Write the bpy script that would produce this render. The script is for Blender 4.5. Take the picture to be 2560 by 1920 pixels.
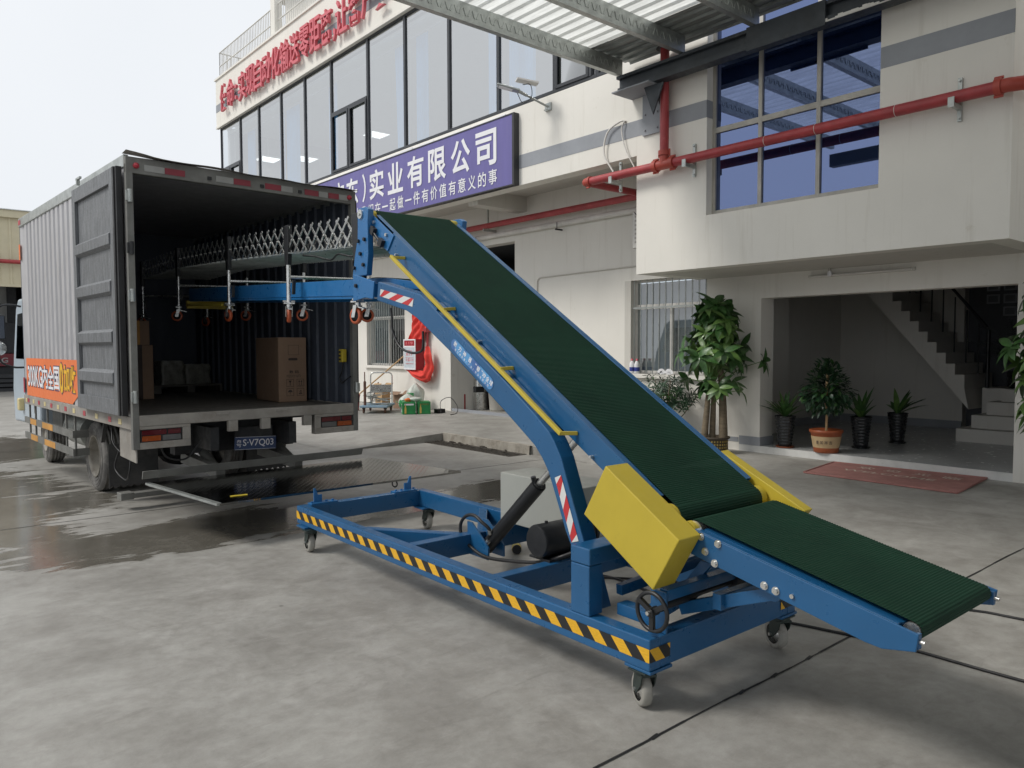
import bpy, bmesh, math, random
from mathutils import Vector, Matrix
for o in list(bpy.data.objects): bpy.data.objects.remove(o)
sc = bpy.context.scene
COL = sc.collection
V = Vector
rad = math.radians
PI = math.pi

# ------------------------------------------------------------------ camera, world, sun, exposure
cd = bpy.data.cameras.new('camera'); cam = bpy.data.objects.new('camera', cd); COL.objects.link(cam)
cd.sensor_width = 36.0; cd.lens = 36.0 * 1888 / 2560; cd.clip_start = 0.05; cd.clip_end = 600
yaw, pitch, roll = rad(40.41), rad(2.82), rad(-0.19)
fw = V((math.sin(yaw) * math.cos(pitch), math.cos(yaw) * math.cos(pitch), -math.sin(pitch)))
rt = V((math.cos(yaw), -math.sin(yaw), 0)); up = rt.cross(fw)
rt, up = rt * math.cos(roll) + up * math.sin(roll), up * math.cos(roll) - rt * math.sin(roll)
mw = Matrix((rt, up, -fw)).transposed().to_4x4(); mw.translation = V((0, 0, 1.6))
cam.matrix_world = mw
sc.camera = cam

SUN_EL, SUN_AZ = rad(46), rad(-60)          # sun stands to the left of the yard (towards -X, +Y)
wd = bpy.data.worlds.new('World'); sc.world = wd; wd.use_nodes = True
wn, wl = wd.node_tree.nodes, wd.node_tree.links
wn.clear()
sky = wn.new('ShaderNodeTexSky'); sky.sky_type = 'NISHITA'; sky.sun_disc = False
sky.sun_elevation = SUN_EL; sky.sun_rotation = SUN_AZ; sky.dust_density = 6; sky.air_density = 1.5
hs = wn.new('ShaderNodeHueSaturation'); hs.inputs['Saturation'].default_value = 0.12
mxw = wn.new('ShaderNodeMix'); mxw.data_type = 'RGBA'; mxw.inputs[0].default_value = 0.97
wtc = wn.new('ShaderNodeTexCoord'); wno = wn.new('ShaderNodeTexNoise'); wno.inputs['Scale'].default_value = 1.6; wno.inputs['Detail'].default_value = 5
wl.new(wtc.outputs['Generated'], wno.inputs['Vector'])
wmx = wn.new('ShaderNodeMix'); wmx.data_type = 'RGBA'; wl.new(wno.outputs[0], wmx.inputs[0]); wmx.inputs[6].default_value = (5.7, 6.0, 6.4, 1); wmx.inputs[7].default_value = (6.9, 7.1, 7.35, 1)
wl.new(wmx.outputs[2], mxw.inputs[7])     # even bright overcast cloud
bgn = wn.new('ShaderNodeBackground'); bgn.inputs['Strength'].default_value = 0.1
won = wn.new('ShaderNodeOutputWorld')
wl.new(sky.outputs[0], hs.inputs['Color']); wl.new(hs.outputs[0], mxw.inputs[6])
wl.new(mxw.outputs[2], bgn.inputs['Color']); wl.new(bgn.outputs[0], won.inputs[0])

sd = bpy.data.lights.new('sun', 'SUN'); sd.energy = 1.5; sd.angle = rad(16); sd.color = (1, 0.96, 0.9)
so = bpy.data.objects.new('sun', sd); COL.objects.link(so)
sdir = V((math.sin(SUN_AZ) * math.cos(SUN_EL), math.cos(SUN_AZ) * math.cos(SUN_EL), math.sin(SUN_EL)))
so.rotation_euler = sdir.to_track_quat('Z', 'Y').to_euler(); so.location = (-8, 8, 20)

vs = sc.view_settings; vs.view_transform = 'Standard'; vs.look = 'None'; vs.exposure = 0.46; vs.gamma = 1
vs.use_curve_mapping = False
sc.cycles.max_bounces = 8; sc.cycles.diffuse_bounces = 4; sc.cycles.transparent_max_bounces = 12
sc.cycles.use_denoising = True

# ------------------------------------------------------------------ materials
def ramp(nt, fac, stops):
    r = nt.nodes.new('ShaderNodeValToRGB'); nt.links.new(fac, r.inputs[0])
    e = r.color_ramp.elements
    while len(e) < len(stops): e.new(0.5)
    for el, (p, c) in zip(e, stops):
        el.position = p; el.color = (c, c, c, 1) if not hasattr(c, '__len__') else (*c[:3], 1)
    return r.outputs[0]
def noise(nt, vec, scale, detail=5, rough=.6, dist=0):
    n = nt.nodes.new('ShaderNodeTexNoise'); n.inputs['Scale'].default_value = scale; n.inputs['Detail'].default_value = detail
    n.inputs['Roughness'].default_value = rough; n.inputs['Distortion'].default_value = dist
    nt.links.new(vec, n.inputs['Vector']); return n.outputs[0]
def mapping(nt, vec, scale=(1, 1, 1), rot=(0, 0, 0), loc=(0, 0, 0)):
    m = nt.nodes.new('ShaderNodeMapping'); m.inputs['Scale'].default_value = scale; m.inputs['Rotation'].default_value = rot
    m.inputs['Location'].default_value = loc; nt.links.new(vec, m.inputs['Vector']); return m.outputs[0]
def mix(nt, fac, a, b, mode='MIX'):
    m = nt.nodes.new('ShaderNodeMix'); m.data_type = 'RGBA'; m.blend_type = mode
    for s, v in ((0, fac), (6, a), (7, b)):
        if hasattr(v, 'is_linked'): nt.links.new(v, m.inputs[s])
        else: m.inputs[s].default_value = v if s == 0 else (*v[:3], 1)
    return m.outputs[2]
def math_n(nt, op, a, b=0.0, c=0.0):
    m = nt.nodes.new('ShaderNodeMath'); m.operation = op
    for k, v in enumerate((a, b, c)):
        if hasattr(v, 'is_linked'): nt.links.new(v, m.inputs[k])
        else: m.inputs[k].default_value = v
    return m.outputs[0]
def base(name):
    m = bpy.data.materials.new(name); m.use_nodes = True
    nt = m.node_tree; b = nt.nodes['Principled BSDF']
    tc = nt.nodes.new('ShaderNodeTexCoord')
    return m, nt, b, tc.outputs['Object']
def bump(nt, b, h, strength=.3, dist=.01):
    n = nt.nodes.new('ShaderNodeBump'); n.inputs['Strength'].default_value = strength; n.inputs['Distance'].default_value = dist
    nt.links.new(h, n.inputs['Height']); nt.links.new(n.outputs[0], b.inputs['Normal'])
def mat(name, col, rough=.5, metal=0.0, var=.14, scale=3.0, bmp=0.0, bscale=80, stretch=(1, 1, 1), dirt=0.0, dirtcol=(.16, .13, .1), dscale=2.5, dlo=.55, spec=.5, coat=0.0, rvar=.12):
    """painted / raw surface: slow tone variation, optional dirt patches and scuffs, fine bump"""
    m, nt, b, oc = base(name)
    v = mapping(nt, oc, stretch)
    n1 = noise(nt, v, scale, 6)
    lo = tuple(c * (1 - var) for c in col); hi = tuple(min(1, c * (1 + var)) for c in col)
    c = mix(nt, ramp(nt, n1, [(.3, 0.0), (.7, 1.0)]), lo, hi)
    if dirt > 0:
        n2 = noise(nt, mapping(nt, oc, stretch, loc=(3.1, 7.7, 1.3)), dscale, 9, .72)
        f = ramp(nt, n2, [(dlo, 0.0), (min(1, dlo + .18), 1.0)])
        c = mix(nt, math_n(nt, 'MULTIPLY', f, dirt), c, dirtcol)
    nt.links.new(c, b.inputs['Base Color'])
    n3 = noise(nt, oc, scale * 4 + 5, 4)
    mr = nt.nodes.new('ShaderNodeMapRange'); nt.links.new(n3, mr.inputs[0])
    mr.inputs[1].default_value = .3; mr.inputs[2].default_value = .7
    mr.inputs[3].default_value = max(.02, rough - rvar); mr.inputs[4].default_value = min(1, rough + rvar)
    nt.links.new(mr.outputs[0], b.inputs['Roughness'])
    b.inputs['Metallic'].default_value = metal; b.inputs['Specular IOR Level'].default_value = spec
    b.inputs['Coat Weight'].default_value = coat
    if bmp > 0: bump(nt, b, noise(nt, oc, bscale, 4), bmp, .004)
    return m
def emit(name, col, s):
    m, nt, b, oc = base(name); b.inputs['Base Color'].default_value = (*col, 1)
    b.inputs['Emission Color'].default_value = (*col, 1); b.inputs['Emission Strength'].default_value = s; return m
def glass(name, tint, refl, rtint=(1, 1, 1), rough=.0):
    """thin pane: clear tinted layer under a mirror layer"""
    m = bpy.data.materials.new(name); m.use_nodes = True; nt = m.node_tree; nt.nodes.clear()
    t = nt.nodes.new('ShaderNodeBsdfTransparent'); t.inputs[0].default_value = (*tint, 1)
    g = nt.nodes.new('ShaderNodeBsdfGlossy'); g.inputs['Color'].default_value = (*rtint, 1); g.inputs['Roughness'].default_value = rough
    lw = nt.nodes.new('ShaderNodeLayerWeight'); lw.inputs[0].default_value = .25
    f = math_n(nt, 'MULTIPLY_ADD', lw.outputs['Fresnel'], .35, refl)
    mx = nt.nodes.new('ShaderNodeMixShader'); o = nt.nodes.new('ShaderNodeOutputMaterial')
    nt.links.new(f, mx.inputs[0]); nt.links.new(t.outputs[0], mx.inputs[1]); nt.links.new(g.outputs[0], mx.inputs[2]); nt.links.new(mx.outputs[0], o.inputs[0])
    return m

# --- ground: weathered power-floated concrete with wet, washed patches by the truck
def ground_material():
    m, nt, b, oc = base('yard_concrete')
    big = noise(nt, oc, .35, 6, .62, .4); mid = noise(nt, mapping(nt, oc, (1, 1, 1), (0, 0, .6)), 1.7, 8, .66, .6)
    fine = noise(nt, oc, 14, 8, .7); grain = noise(nt, oc, 160, 3, .7)
    c = mix(nt, ramp(nt, big, [(.32, 0.0), (.68, 1.0)]), (.37, .36, .335), (.50, .488, .458))
    c = mix(nt, ramp(nt, mid, [(.38, 0.0), (.62, 1.0)]), mix(nt, 1.0, c, (.76, .75, .74), 'MULTIPLY'), c)
    c = mix(nt, ramp(nt, fine, [(.3, 0.0), (.72, 1.0)]), mix(nt, 1.0, c, (.82, .82, .81), 'MULTIPLY'), c)
    c = mix(nt, ramp(nt, grain, [(.25, 0.0), (.75, 1.0)]), mix(nt, 1.0, c, (.9, .9, .9), 'MULTIPLY'), c)
    # tyre and drag scuffs: long thin noise in two directions
    for ang, sc_, w in ((.5, (1, 2.6, 1), .58), (-.75, (1, 3.2, 1), .59), (1.35, (1, 5, 1), .62)):
        s = noise(nt, mapping(nt, oc, sc_, (0, 0, ang), (ang * 9, 3, 0)), 1.5, 9, .68, 2.2)
        f = ramp(nt, s, [(w, 0.0), (w + .10, .38)])
        c = mix(nt, f, c, mix(nt, 1.0, c, (.70, .69, .68), 'MULTIPLY'))
    sc2 = noise(nt, mapping(nt, oc, (1, 6, 1), (0, 0, .95), (5, 1, 0)), 2.3, 6, .6, 2.5)
    c = mix(nt, ramp(nt, sc2, [(.66, 0.0), (.74, .25)]), c, (.56, .545, .51))
    m5 = noise(nt, mapping(nt, oc, (1, 1, 1), (0, 0, .3), (9, 4, 0)), 6, 10, .74, .3)
    c = mix(nt, ramp(nt, m5, [(.36, 0.0), (.60, 1.0)]), mix(nt, 1.0, c, (.84, .83, .82), 'MULTIPLY'), c)
    spots = nt.nodes.new('ShaderNodeTexVoronoi'); spots.inputs['Scale'].default_value = 1.4; nt.links.new(mapping(nt, oc, (1, 1, 0)), spots.inputs['Vector'])
    c = mix(nt, ramp(nt, spots.outputs['Distance'], [(.012, .8), (.03, 0.0)]), c, (.05, .045, .04))
    # wet zones, the tail-lift one also holding painted shade (ellipses in yard metres: cx, cy, rx, ry)
    sep = nt.nodes.new('ShaderNodeSeparateXYZ'); nt.links.new(oc, sep.inputs[0])
    wet = None
    for cx, cy, rx, ry in ((.3, 9.6, 1.75, 3.2), (1.3, 14.5, 1.2, 2.6), (2.4, 6.75, 2.1, .75), (4.6, 6.6, 1.7, .6), (-1.5, 8.0, 2.2, 2.0)):
        dx = math_n(nt, 'DIVIDE', math_n(nt, 'SUBTRACT', sep.outputs[0], cx), rx); dy = math_n(nt, 'DIVIDE', math_n(nt, 'SUBTRACT', sep.outputs[1], cy), ry)
        d = math_n(nt, 'SUBTRACT', 1.0, math_n(nt, 'ADD', math_n(nt, 'MULTIPLY', dx, dx), math_n(nt, 'MULTIPLY', dy, dy)))
        wet = d if wet is None else math_n(nt, 'MAXIMUM', wet, d)
    wn1 = noise(nt, mapping(nt, oc, (1, 1, 1), (0, 0, .4)), .9, 5, .55, .5)
    wn2 = noise(nt, mapping(nt, oc, (1.0, 3.4, 1), (0, 0, -.68)), 1.3, 7, .62, 1.2)
    w = math_n(nt, 'ADD', wet, math_n(nt, 'MULTIPLY', math_n(nt, 'SUBTRACT', wn1, .5), 1.6))
    w = math_n(nt, 'ADD', w, math_n(nt, 'MULTIPLY', math_n(nt, 'SUBTRACT', wn2, .50), 2.6))
    wf = ramp(nt, w, [(.12, 0.0), (.34, 1.0)])
    c = mix(nt, math_n(nt, 'MULTIPLY', wf, .9), c, mix(nt, 1.0, c, (.40, .38, .34), 'MULTIPLY'))
    nt.links.new(c, b.inputs['Base Color'])
    mr = nt.nodes.new('ShaderNodeMapRange'); nt.links.new(fine, mr.inputs[0]); mr.inputs[1].default_value = .3; mr.inputs[2].default_value = .7
    mr.inputs[3].default_value = .46; mr.inputs[4].default_value = .66
    rr = mix(nt, wf, mr.outputs[0], (.16, .16, .16))
    nt.links.new(rr, b.inputs['Roughness']); b.inputs['Specular IOR Level'].default_value = .45
    h = math_n(nt, 'ADD', fine, math_n(nt, 'MULTIPLY', grain, .5))
    hm = math_n(nt, 'MULTIPLY', h, math_n(nt, 'SUBTRACT', 1.05, wf))
    bump(nt, b, hm, .12, .006)
    return m

def plaster(name, col, stain=.5, streak=.35):
    m, nt, b, oc = base(name)
    n1 = noise(nt, oc, .8, 6); n2 = noise(nt, mapping(nt, oc, (5, 5, .35)), 1.6, 6, .65); n3 = noise(nt, oc, 3.3, 9, .75)
    c = mix(nt, ramp(nt, n1, [(.3, 0.0), (.7, 1.0)]), tuple(x * .93 for x in col), col)
    c = mix(nt, math_n(nt, 'MULTIPLY', ramp(nt, n2, [(.56, 0.0), (.78, 1.0)]), streak), c, tuple(x * y for x, y in zip(col, (.62, .59, .53))))
    c = mix(nt, math_n(nt, 'MULTIPLY', ramp(nt, n3, [(.63, 0.0), (.72, 1.0)]), stain), c, tuple(x * y for x, y in zip(col, (.66, .62, .55))))
    nt.links.new(c, b.inputs['Base Color']); b.inputs['Roughness'].default_value = .88; b.inputs['Specular IOR Level'].default_value = .25
    bump(nt, b, math_n(nt, 'ADD', noise(nt, oc, 55, 5, .7), math_n(nt, 'MULTIPLY', noise(nt, oc, 4, 4), 1.5)), .18, .006)
    return m

def gradient_pill():
    m, nt, b, oc = base('sticker_film')
    sep = nt.nodes.new('ShaderNodeSeparateXYZ'); nt.links.new(oc, sep.inputs[0])
    w = nt.nodes.new('ShaderNodeTexWave'); w.inputs['Scale'].default_value = .9; w.inputs['Distortion'].default_value = 2.0; nt.links.new(oc, w.inputs['Vector'])
    n = noise(nt, oc, 6, 3)
    c = mix(nt, ramp(nt, n, [(.4, 0.0), (.6, 1.0)]), (.045, .10, .30), (.09, .30, .58))
    nt.links.new(c, b.inputs['Base Color']); b.inputs['Roughness'].default_value = .3
    return m
def translucent(name, col, trans):
    m = bpy.data.materials.new(name); m.use_nodes = True; nt = m.node_tree; nt.nodes.clear()
    tc = nt.nodes.new('ShaderNodeTexCoord')
    n = noise(nt, mapping(nt, tc.outputs['Object'], (6, .8, 1)), 2.0, 7, .7)
    c = mix(nt, ramp(nt, n, [(.3, 0.0), (.65, 1.0)]), tuple(x * .72 for x in col), col)
    t = nt.nodes.new('ShaderNodeBsdfTranslucent'); d = nt.nodes.new('ShaderNodeBsdfDiffuse')
    nt.links.new(c, t.inputs[0]); nt.links.new(c, d.inputs[0])
    mx = nt.nodes.new('ShaderNodeMixShader'); mx.inputs[0].default_value = 1 - trans
    o = nt.nodes.new('ShaderNodeOutputMaterial')
    nt.links.new(t.outputs[0], mx.inputs[1]); nt.links.new(d.outputs[0], mx.inputs[2]); nt.links.new(mx.outputs[0], o.inputs[0])
    return m

M = {}
M['ground'] = ground_material()
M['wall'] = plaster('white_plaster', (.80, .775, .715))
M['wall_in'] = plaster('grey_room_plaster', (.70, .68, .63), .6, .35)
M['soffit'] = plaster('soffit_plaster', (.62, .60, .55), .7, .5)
M['dim_room'] = mat('dim_room', (.10, .105, .115), .8)  # gloom of the unlit stair hall put into the wall colour
M['stripe'] = mat('grey_stripe_paint', (.30, .315, .34), .8, var=.06)
M['tile'] = mat('floor_tile', (.46, .47, .47), .25, var=.05, scale=1.5, dirt=.15, dirtcol=(.3, .29, .27), dscale=1.2, dlo=.6, rvar=.03)
M['marble'] = mat('white_marble', (.62, .62, .60), .4, dirt=.6, dirtcol=(.3, .28, .25), dlo=.58, dscale=6)
M['frame_dk'] = mat('dark_window_frame', (.028, .031, .036), .35, var=.2)
M['frame_gy'] = mat('aluminium_frame', (.40, .38, .34), .45, metal=.25, dirt=.5, dirtcol=(.2, .18, .15))
M['glass'] = glass('office_glass', (.60, .67, .70), .19)
def blue_glass():
    m = bpy.data.materials.new('blue_mirror_glass'); m.use_nodes = True; nt = m.node_tree; nt.nodes.clear()
    d = nt.nodes.new('ShaderNodeBsdfDiffuse'); d.inputs[0].default_value = (.004, .012, .045, 1)
    g = nt.nodes.new('ShaderNodeBsdfGlossy'); g.inputs['Color'].default_value = (.30, .38, .66, 1); g.inputs['Roughness'].default_value = .015
    mx = nt.nodes.new('ShaderNodeMixShader'); mx.inputs[0].default_value = .50; o = nt.nodes.new('ShaderNodeOutputMaterial')
    nt.links.new(d.outputs[0], mx.inputs[1]); nt.links.new(g.outputs[0], mx.inputs[2]); nt.links.new(mx.outputs[0], o.inputs[0]); return m
M['blue_glass'] = blue_glass()
M['curtain'] = mat('blue_curtain', (.20, .46, .74), .85, var=.08)
M['panel_light'] = emit('office_light', (1, .98, .93), 1.6)
M['sign'] = mat('purple_sign_vinyl', (.135, .118, .33), .42, var=.07, scale=1.2, dirt=.35, dirtcol=(.2, .17, .3), stretch=(4, 4, .4))
M['sign_edge'] = mat('sign_black_edge', (.03, .03, .032), .5)
M['white'] = mat('white_lettering', (.78, .78, .8), .5, var=.03)
M['red_letter'] = mat('red_letter_face', (.62, .12, .145), .45, var=.06)
M['red_pipe'] = mat('red_pipe_paint', (.36, .045, .05), .42, var=.18, scale=5, dirt=.45, dirtcol=(.45, .28, .26), dlo=.60, dscale=9)
M['red_joint'] = mat('red_coupling', (.40, .06, .04), .45)
M['galv'] = mat('galvanised_steel', (.42, .44, .42), .38, metal=.7, var=.2, scale=9, dirt=.3, dirtcol=(.22, .23, .22))
M['steel'] = mat('bright_steel', (.62, .62, .60), .3, metal=.9, var=.15, scale=12)
M['roof_metal'] = mat('roof_sheet', (.30, .32, .31), .5, metal=.4, stretch=(6, .6, 1), var=.3)
M['skylight'] = translucent('skylight_sheet', (.84, .85, .82), .86)
M['beam_dk'] = mat('dark_beam_paint', (.035, .042, .05), .5, var=.3, dirt=.5, dirtcol=(.12, .12, .12), dlo=.6, dscale=4)
M['pvc'] = mat('white_pvc', (.66, .64, .60), .4)
M['rubber'] = mat('black_rubber', (.016, .016, .017), .5, var=.3, bmp=.1)
M['black'] = mat('black_plastic', (.014, .015, .017), .42, var=.2)
M['blue'] = mat('blue_enamel', (.011, .092, .225), .36, var=.10, scale=2.2, dirt=.14, dirtcol=(.05, .15, .32), dlo=.60, dscale=7, coat=.15)
M['blue_lt'] = mat('blue_enamel_light', (.018, .135, .34), .34, var=.08, coat=.1)
M['yellow'] = mat('yellow_enamel', (.50, .385, .035), .45, var=.07, dirt=.35, dirtcol=(.30, .22, .03), dlo=.63, dscale=8)
M['tape_y'] = mat('tape_yellow', (.72, .40, .02), .38, var=.12, scale=40, stretch=(1, 1, 4))
M['tape_k'] = mat('tape_black', (.014, .014, .015), .4)
M['tape_r'] = mat('tape_red', (.50, .03, .035), .35, var=.08)
M['tape_w'] = mat('tape_white', (.62, .63, .62), .35, var=.08)
M['pill'] = gradient_pill()
def belt_material():
    m, nt, b, oc = base('green_ribbed_belt')
    n = noise(nt, oc, 2.2, 7, .65); s = noise(nt, mapping(nt, oc, (.5, 6, 6)), 2.2, 5, .6)
    c = mix(nt, ramp(nt, n, [(.3, 0.0), (.7, 1.0)]), (.005, .030, .017), (.009, .045, .025))
    c = mix(nt, ramp(nt, s, [(.64, 0.0), (.72, .35)]), c, (.035, .075, .055))
    nt.links.new(c, b.inputs['Base Color']); b.inputs['Roughness'].default_value = .62; b.inputs['Specular IOR Level'].default_value = .16
    return m
M['belt'] = belt_material()
M['wheel_gy'] = mat('grey_caster_rubber', (.30, .29, .26), .6, dirt=.6, dirtcol=(.16, .14, .12), dscale=20)
M['fork'] = mat('caster_fork_paint', (.018, .03, .027), .4)
M['orange_w'] = mat('orange_polyurethane', (.42, .085, .03), .4, var=.15, scale=20)
M['cabinet'] = mat('grey_cabinet_paint', (.36, .37, .34), .45, var=.05)
M['box_silver'] = mat('silver_truck_skin', (.47, .465, .475), .45, metal=.25, var=.10, scale=1.5, stretch=(5, 5, .5), dirt=.35, dirtcol=(.34, .33, .33), dlo=.56)
M['truck_gy'] = mat('dirty_grey_frame', (.16, .16, .148), .65, var=.25, dirt=.6, dirtcol=(.11, .105, .095), dlo=.5, dscale=5)
M['truck_rail'] = mat('dirty_silver_rail', (.30, .28, .25), .65, var=.25, dirt=.6, dirtcol=(.20, .17, .14), dlo=.5, dscale=6)
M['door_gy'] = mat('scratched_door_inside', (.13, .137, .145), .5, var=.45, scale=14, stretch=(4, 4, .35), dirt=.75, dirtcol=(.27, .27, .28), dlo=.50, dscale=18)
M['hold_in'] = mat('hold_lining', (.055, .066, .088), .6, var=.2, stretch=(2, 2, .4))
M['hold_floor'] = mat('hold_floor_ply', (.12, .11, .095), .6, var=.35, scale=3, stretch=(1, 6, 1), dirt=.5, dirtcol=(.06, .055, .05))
M['orange_ad'] = mat('orange_banner_film', (.78, .19, .055), .5, var=.05)
M['ad_yellow'] = mat('yellow_banner_letter', (.80, .45, .02), .5, var=.04)
M['ad_blue'] = mat('navy_letter_edge', (.06, .05, .12), .5)
M['tyre'] = mat('dusty_tyre', (.13, .125, .118), .8, var=.3, scale=9, dirt=.7, dirtcol=(.30, .285, .26), dlo=.48, dscale=7)
M['rim'] = mat('rusty_rim', (.30, .28, .24), .6, var=.25, dirt=.7, dirtcol=(.12, .09, .07), dlo=.5, dscale=9)
M['under'] = mat('chassis_black', (.02, .021, .023), .65, var=.4, dirt=.6, dirtcol=(.07, .065, .06), dlo=.5)
M['flap'] = mat('mud_flap', (.04, .04, .04), .7, var=.3, dirt=.6, dirtcol=(.09, .085, .08), dlo=.45)
M['cab_paint'] = mat('pale_cab_paint', (.45, .52, .58), .3, var=.04, rvar=.02)
M['cab_glass'] = glass('cab_glass', (.25, .3, .32), .2)
M['mirror'] = mat('mirror_face', (.7, .72, .74), .05, metal=1, var=.02, rvar=.02)
M['lens_r'] = mat('red_lamp_lens', (.10, .008, .012), .18, var=.2)
M['lens_o'] = mat('amber_lamp_lens', (.32, .065, .01), .18, var=.2)
M['lens_c'] = mat('clear_lamp_lens', (.12, .12, .12), .15, var=.2)
M['refl_y'] = mat('yellow_reflector', (.62, .52, .26), .35, var=.12)
M['refl_r'] = mat('red_reflector', (.42, .03, .05), .35, var=.12)
M['hdr_w'] = mat('muted_white_reflector', (.30, .30, .285), .45)  # header strips: darker, duller tones than the tape colours
M['hdr_r'] = mat('muted_red_reflector', (.24, .03, .045), .45)
M['guard_o'] = mat('worn_orange_paint', (.55, .27, .06), .6, var=.2, dirt=.7, dirtcol=(.2, .18, .15), dlo=.56, dscale=12)
M['plate_b'] = mat('blue_number_plate', (.03, .06, .16), .4, var=.12, dirt=.4, dirtcol=(.07, .08, .11))
def tread_plate():
    m, nt, b, oc = base('tread_plate')
    w1 = nt.nodes.new('ShaderNodeTexWave'); w1.inputs['Scale'].default_value = 7; nt.links.new(mapping(nt, oc, (1, 1, 1), (0, 0, .785)), w1.inputs['Vector'])
    w2 = nt.nodes.new('ShaderNodeTexWave'); w2.inputs['Scale'].default_value = 7; nt.links.new(mapping(nt, oc, (1, 1, 1), (0, 0, -.785)), w2.inputs['Vector'])
    h = math_n(nt, 'MULTIPLY', w1.outputs['Fac'], w2.outputs['Fac'])
    n = noise(nt, oc, 3, 7, .65)
    c = mix(nt, ramp(nt, n, [(.3, 0.0), (.7, 1.0)]), (.20, .20, .195), (.38, .375, .36))
    nt.links.new(c, b.inputs['Base Color']); b.inputs['Metallic'].default_value = 1.0
    nt.links.new(ramp(nt, n, [(.3, .07), (.7, .16)]), b.inputs['Roughness'])
    bump(nt, b, h, .12, .004); return m
M['tread'] = tread_plate()
M['carton'] = mat('carton_board', (.27, .175, .115), .8, var=.1, dirt=.3, dirtcol=(.26, .17, .11))
M['carton_ink'] = mat('carton_ink', (.05, .035, .03), .7)
M['wrap'] = mat('wrapped_goods', (.24, .235, .20), .3, var=.4, scale=9, bmp=.6, bscale=14)
M['concrete_b'] = mat('rough_concrete', (.34, .315, .27), .9, var=.25, scale=6, dirt=.6, dirtcol=(.15, .12, .09), dlo=.5, dscale=6, bmp=.4, bscale=50)
M['grate'] = mat('drain_grate', (.06, .052, .042), .8, var=.5, scale=15)
M['mat_red'] = mat('red_door_mat', (.36, .17, .15), .95, var=.18, scale=5, bmp=.6, bscale=260, dirt=.5, dirtcol=(.30, .2, .18), dscale=4)
M['mat_txt'] = mat('mat_lettering', (.60, .50, .42), .95, var=.25, scale=30)
M['leaf'] = mat('glossy_leaf', (.045, .115, .03), .38, var=.45, scale=9)
M['leaf_lt'] = mat('young_leaf', (.10, .19, .045), .4, var=.35, scale=9)
M['leaf_dk'] = mat('dark_leaf', (.02, .055, .025), .4, var=.45, scale=9)
M['trunk'] = mat('grey_brown_bark', (.17, .135, .09), .85, var=.3, scale=6, stretch=(1, 1, 5), bmp=.5, bscale=40)
M['pot_black'] = mat('black_ribbed_pot', (.022, .024, .026), .28, var=.2)
M['pot_orange'] = mat('terracotta_glaze', (.33, .085, .03), .45, var=.12)
M['pot_cream'] = mat('cream_band', (.55, .40, .22), .5)
M['soil'] = mat('soil', (.05, .035, .025), .95, var=.4, bmp=.6, bscale=50)
M['basket'] = mat('basket_brown', (.06, .045, .03), .6)
M['basket_y'] = mat('basket_gold', (.35, .26, .07), .5)
M['wh_yellow'] = mat('cream_cladding', (.58, .53, .38), .6, var=.05)
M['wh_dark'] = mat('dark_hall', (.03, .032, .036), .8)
M['wh_grey'] = mat('grey_hall_panel', (.28, .285, .28), .6, var=.15)
M['maroon'] = mat('maroon_band', (.16, .02, .03), .5)
M['skin'] = mat('skin', (.42, .25, .17), .55)
M['hair'] = mat('black_hair', (.015, .012, .01), .5)
M['shirt'] = mat('green_shirt', (.03, .30, .14), .8)
M['shorts'] = mat('dark_shorts', (.03, .035, .045), .85)
M['red_cab'] = mat('red_cabinet_paint', (.36, .025, .035), .4, var=.1)
M['cloth_red'] = mat('red_banner_cloth', (.72, .05, .035), .75, var=.2, scale=5)
M['beer'] = mat('green_beer_carton', (.015, .23, .06), .5, var=.2, scale=14)
M['bag'] = mat('white_plastic_bag', (.62, .66, .60), .4, var=.2, scale=9)
M['boom_belt'] = mat('teal_boom_belt', (.012, .09, .075), .6)
M['bag_g'] = mat('green_bag_print', (.06, .34, .12), .45, var=.2)
M['wood'] = mat('raw_wood', (.50, .33, .17), .75, var=.2, stretch=(1, 1, 4))
M['rust'] = mat('rusty_bar', (.14, .07, .05), .8, var=.4)
M['bucket'] = mat('maroon_bucket', (.25, .03, .045), .45, var=.15)
M['trolley'] = mat('blue_grey_deck', (.22, .33, .42), .5, dirt=.5, dirtcol=(.3, .3, .28))
M['bin_white'] = mat('dirty_white_bin', (.55, .53, .48), .55, var=.1, dirt=.5, dirtcol=(.35, .31, .26))
M['dark_wood'] = mat('dark_cupboard', (.09, .045, .035), .5, var=.25)
M['bottle_blue'] = mat('bottle_label', (.04, .06, .30), .4)
M['ad_pink'] = mat('pink_print', (.62, .16, .18), .6)
M['glass_w'] = mat('frosted_door_glass', (.60, .66, .70), .2)
M['navy_pic'] = mat('certificate_print', (.12, .13, .14), .5)
M['maroon_pic'] = mat('beer_print', (.7, .45, .10), .5)

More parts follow.
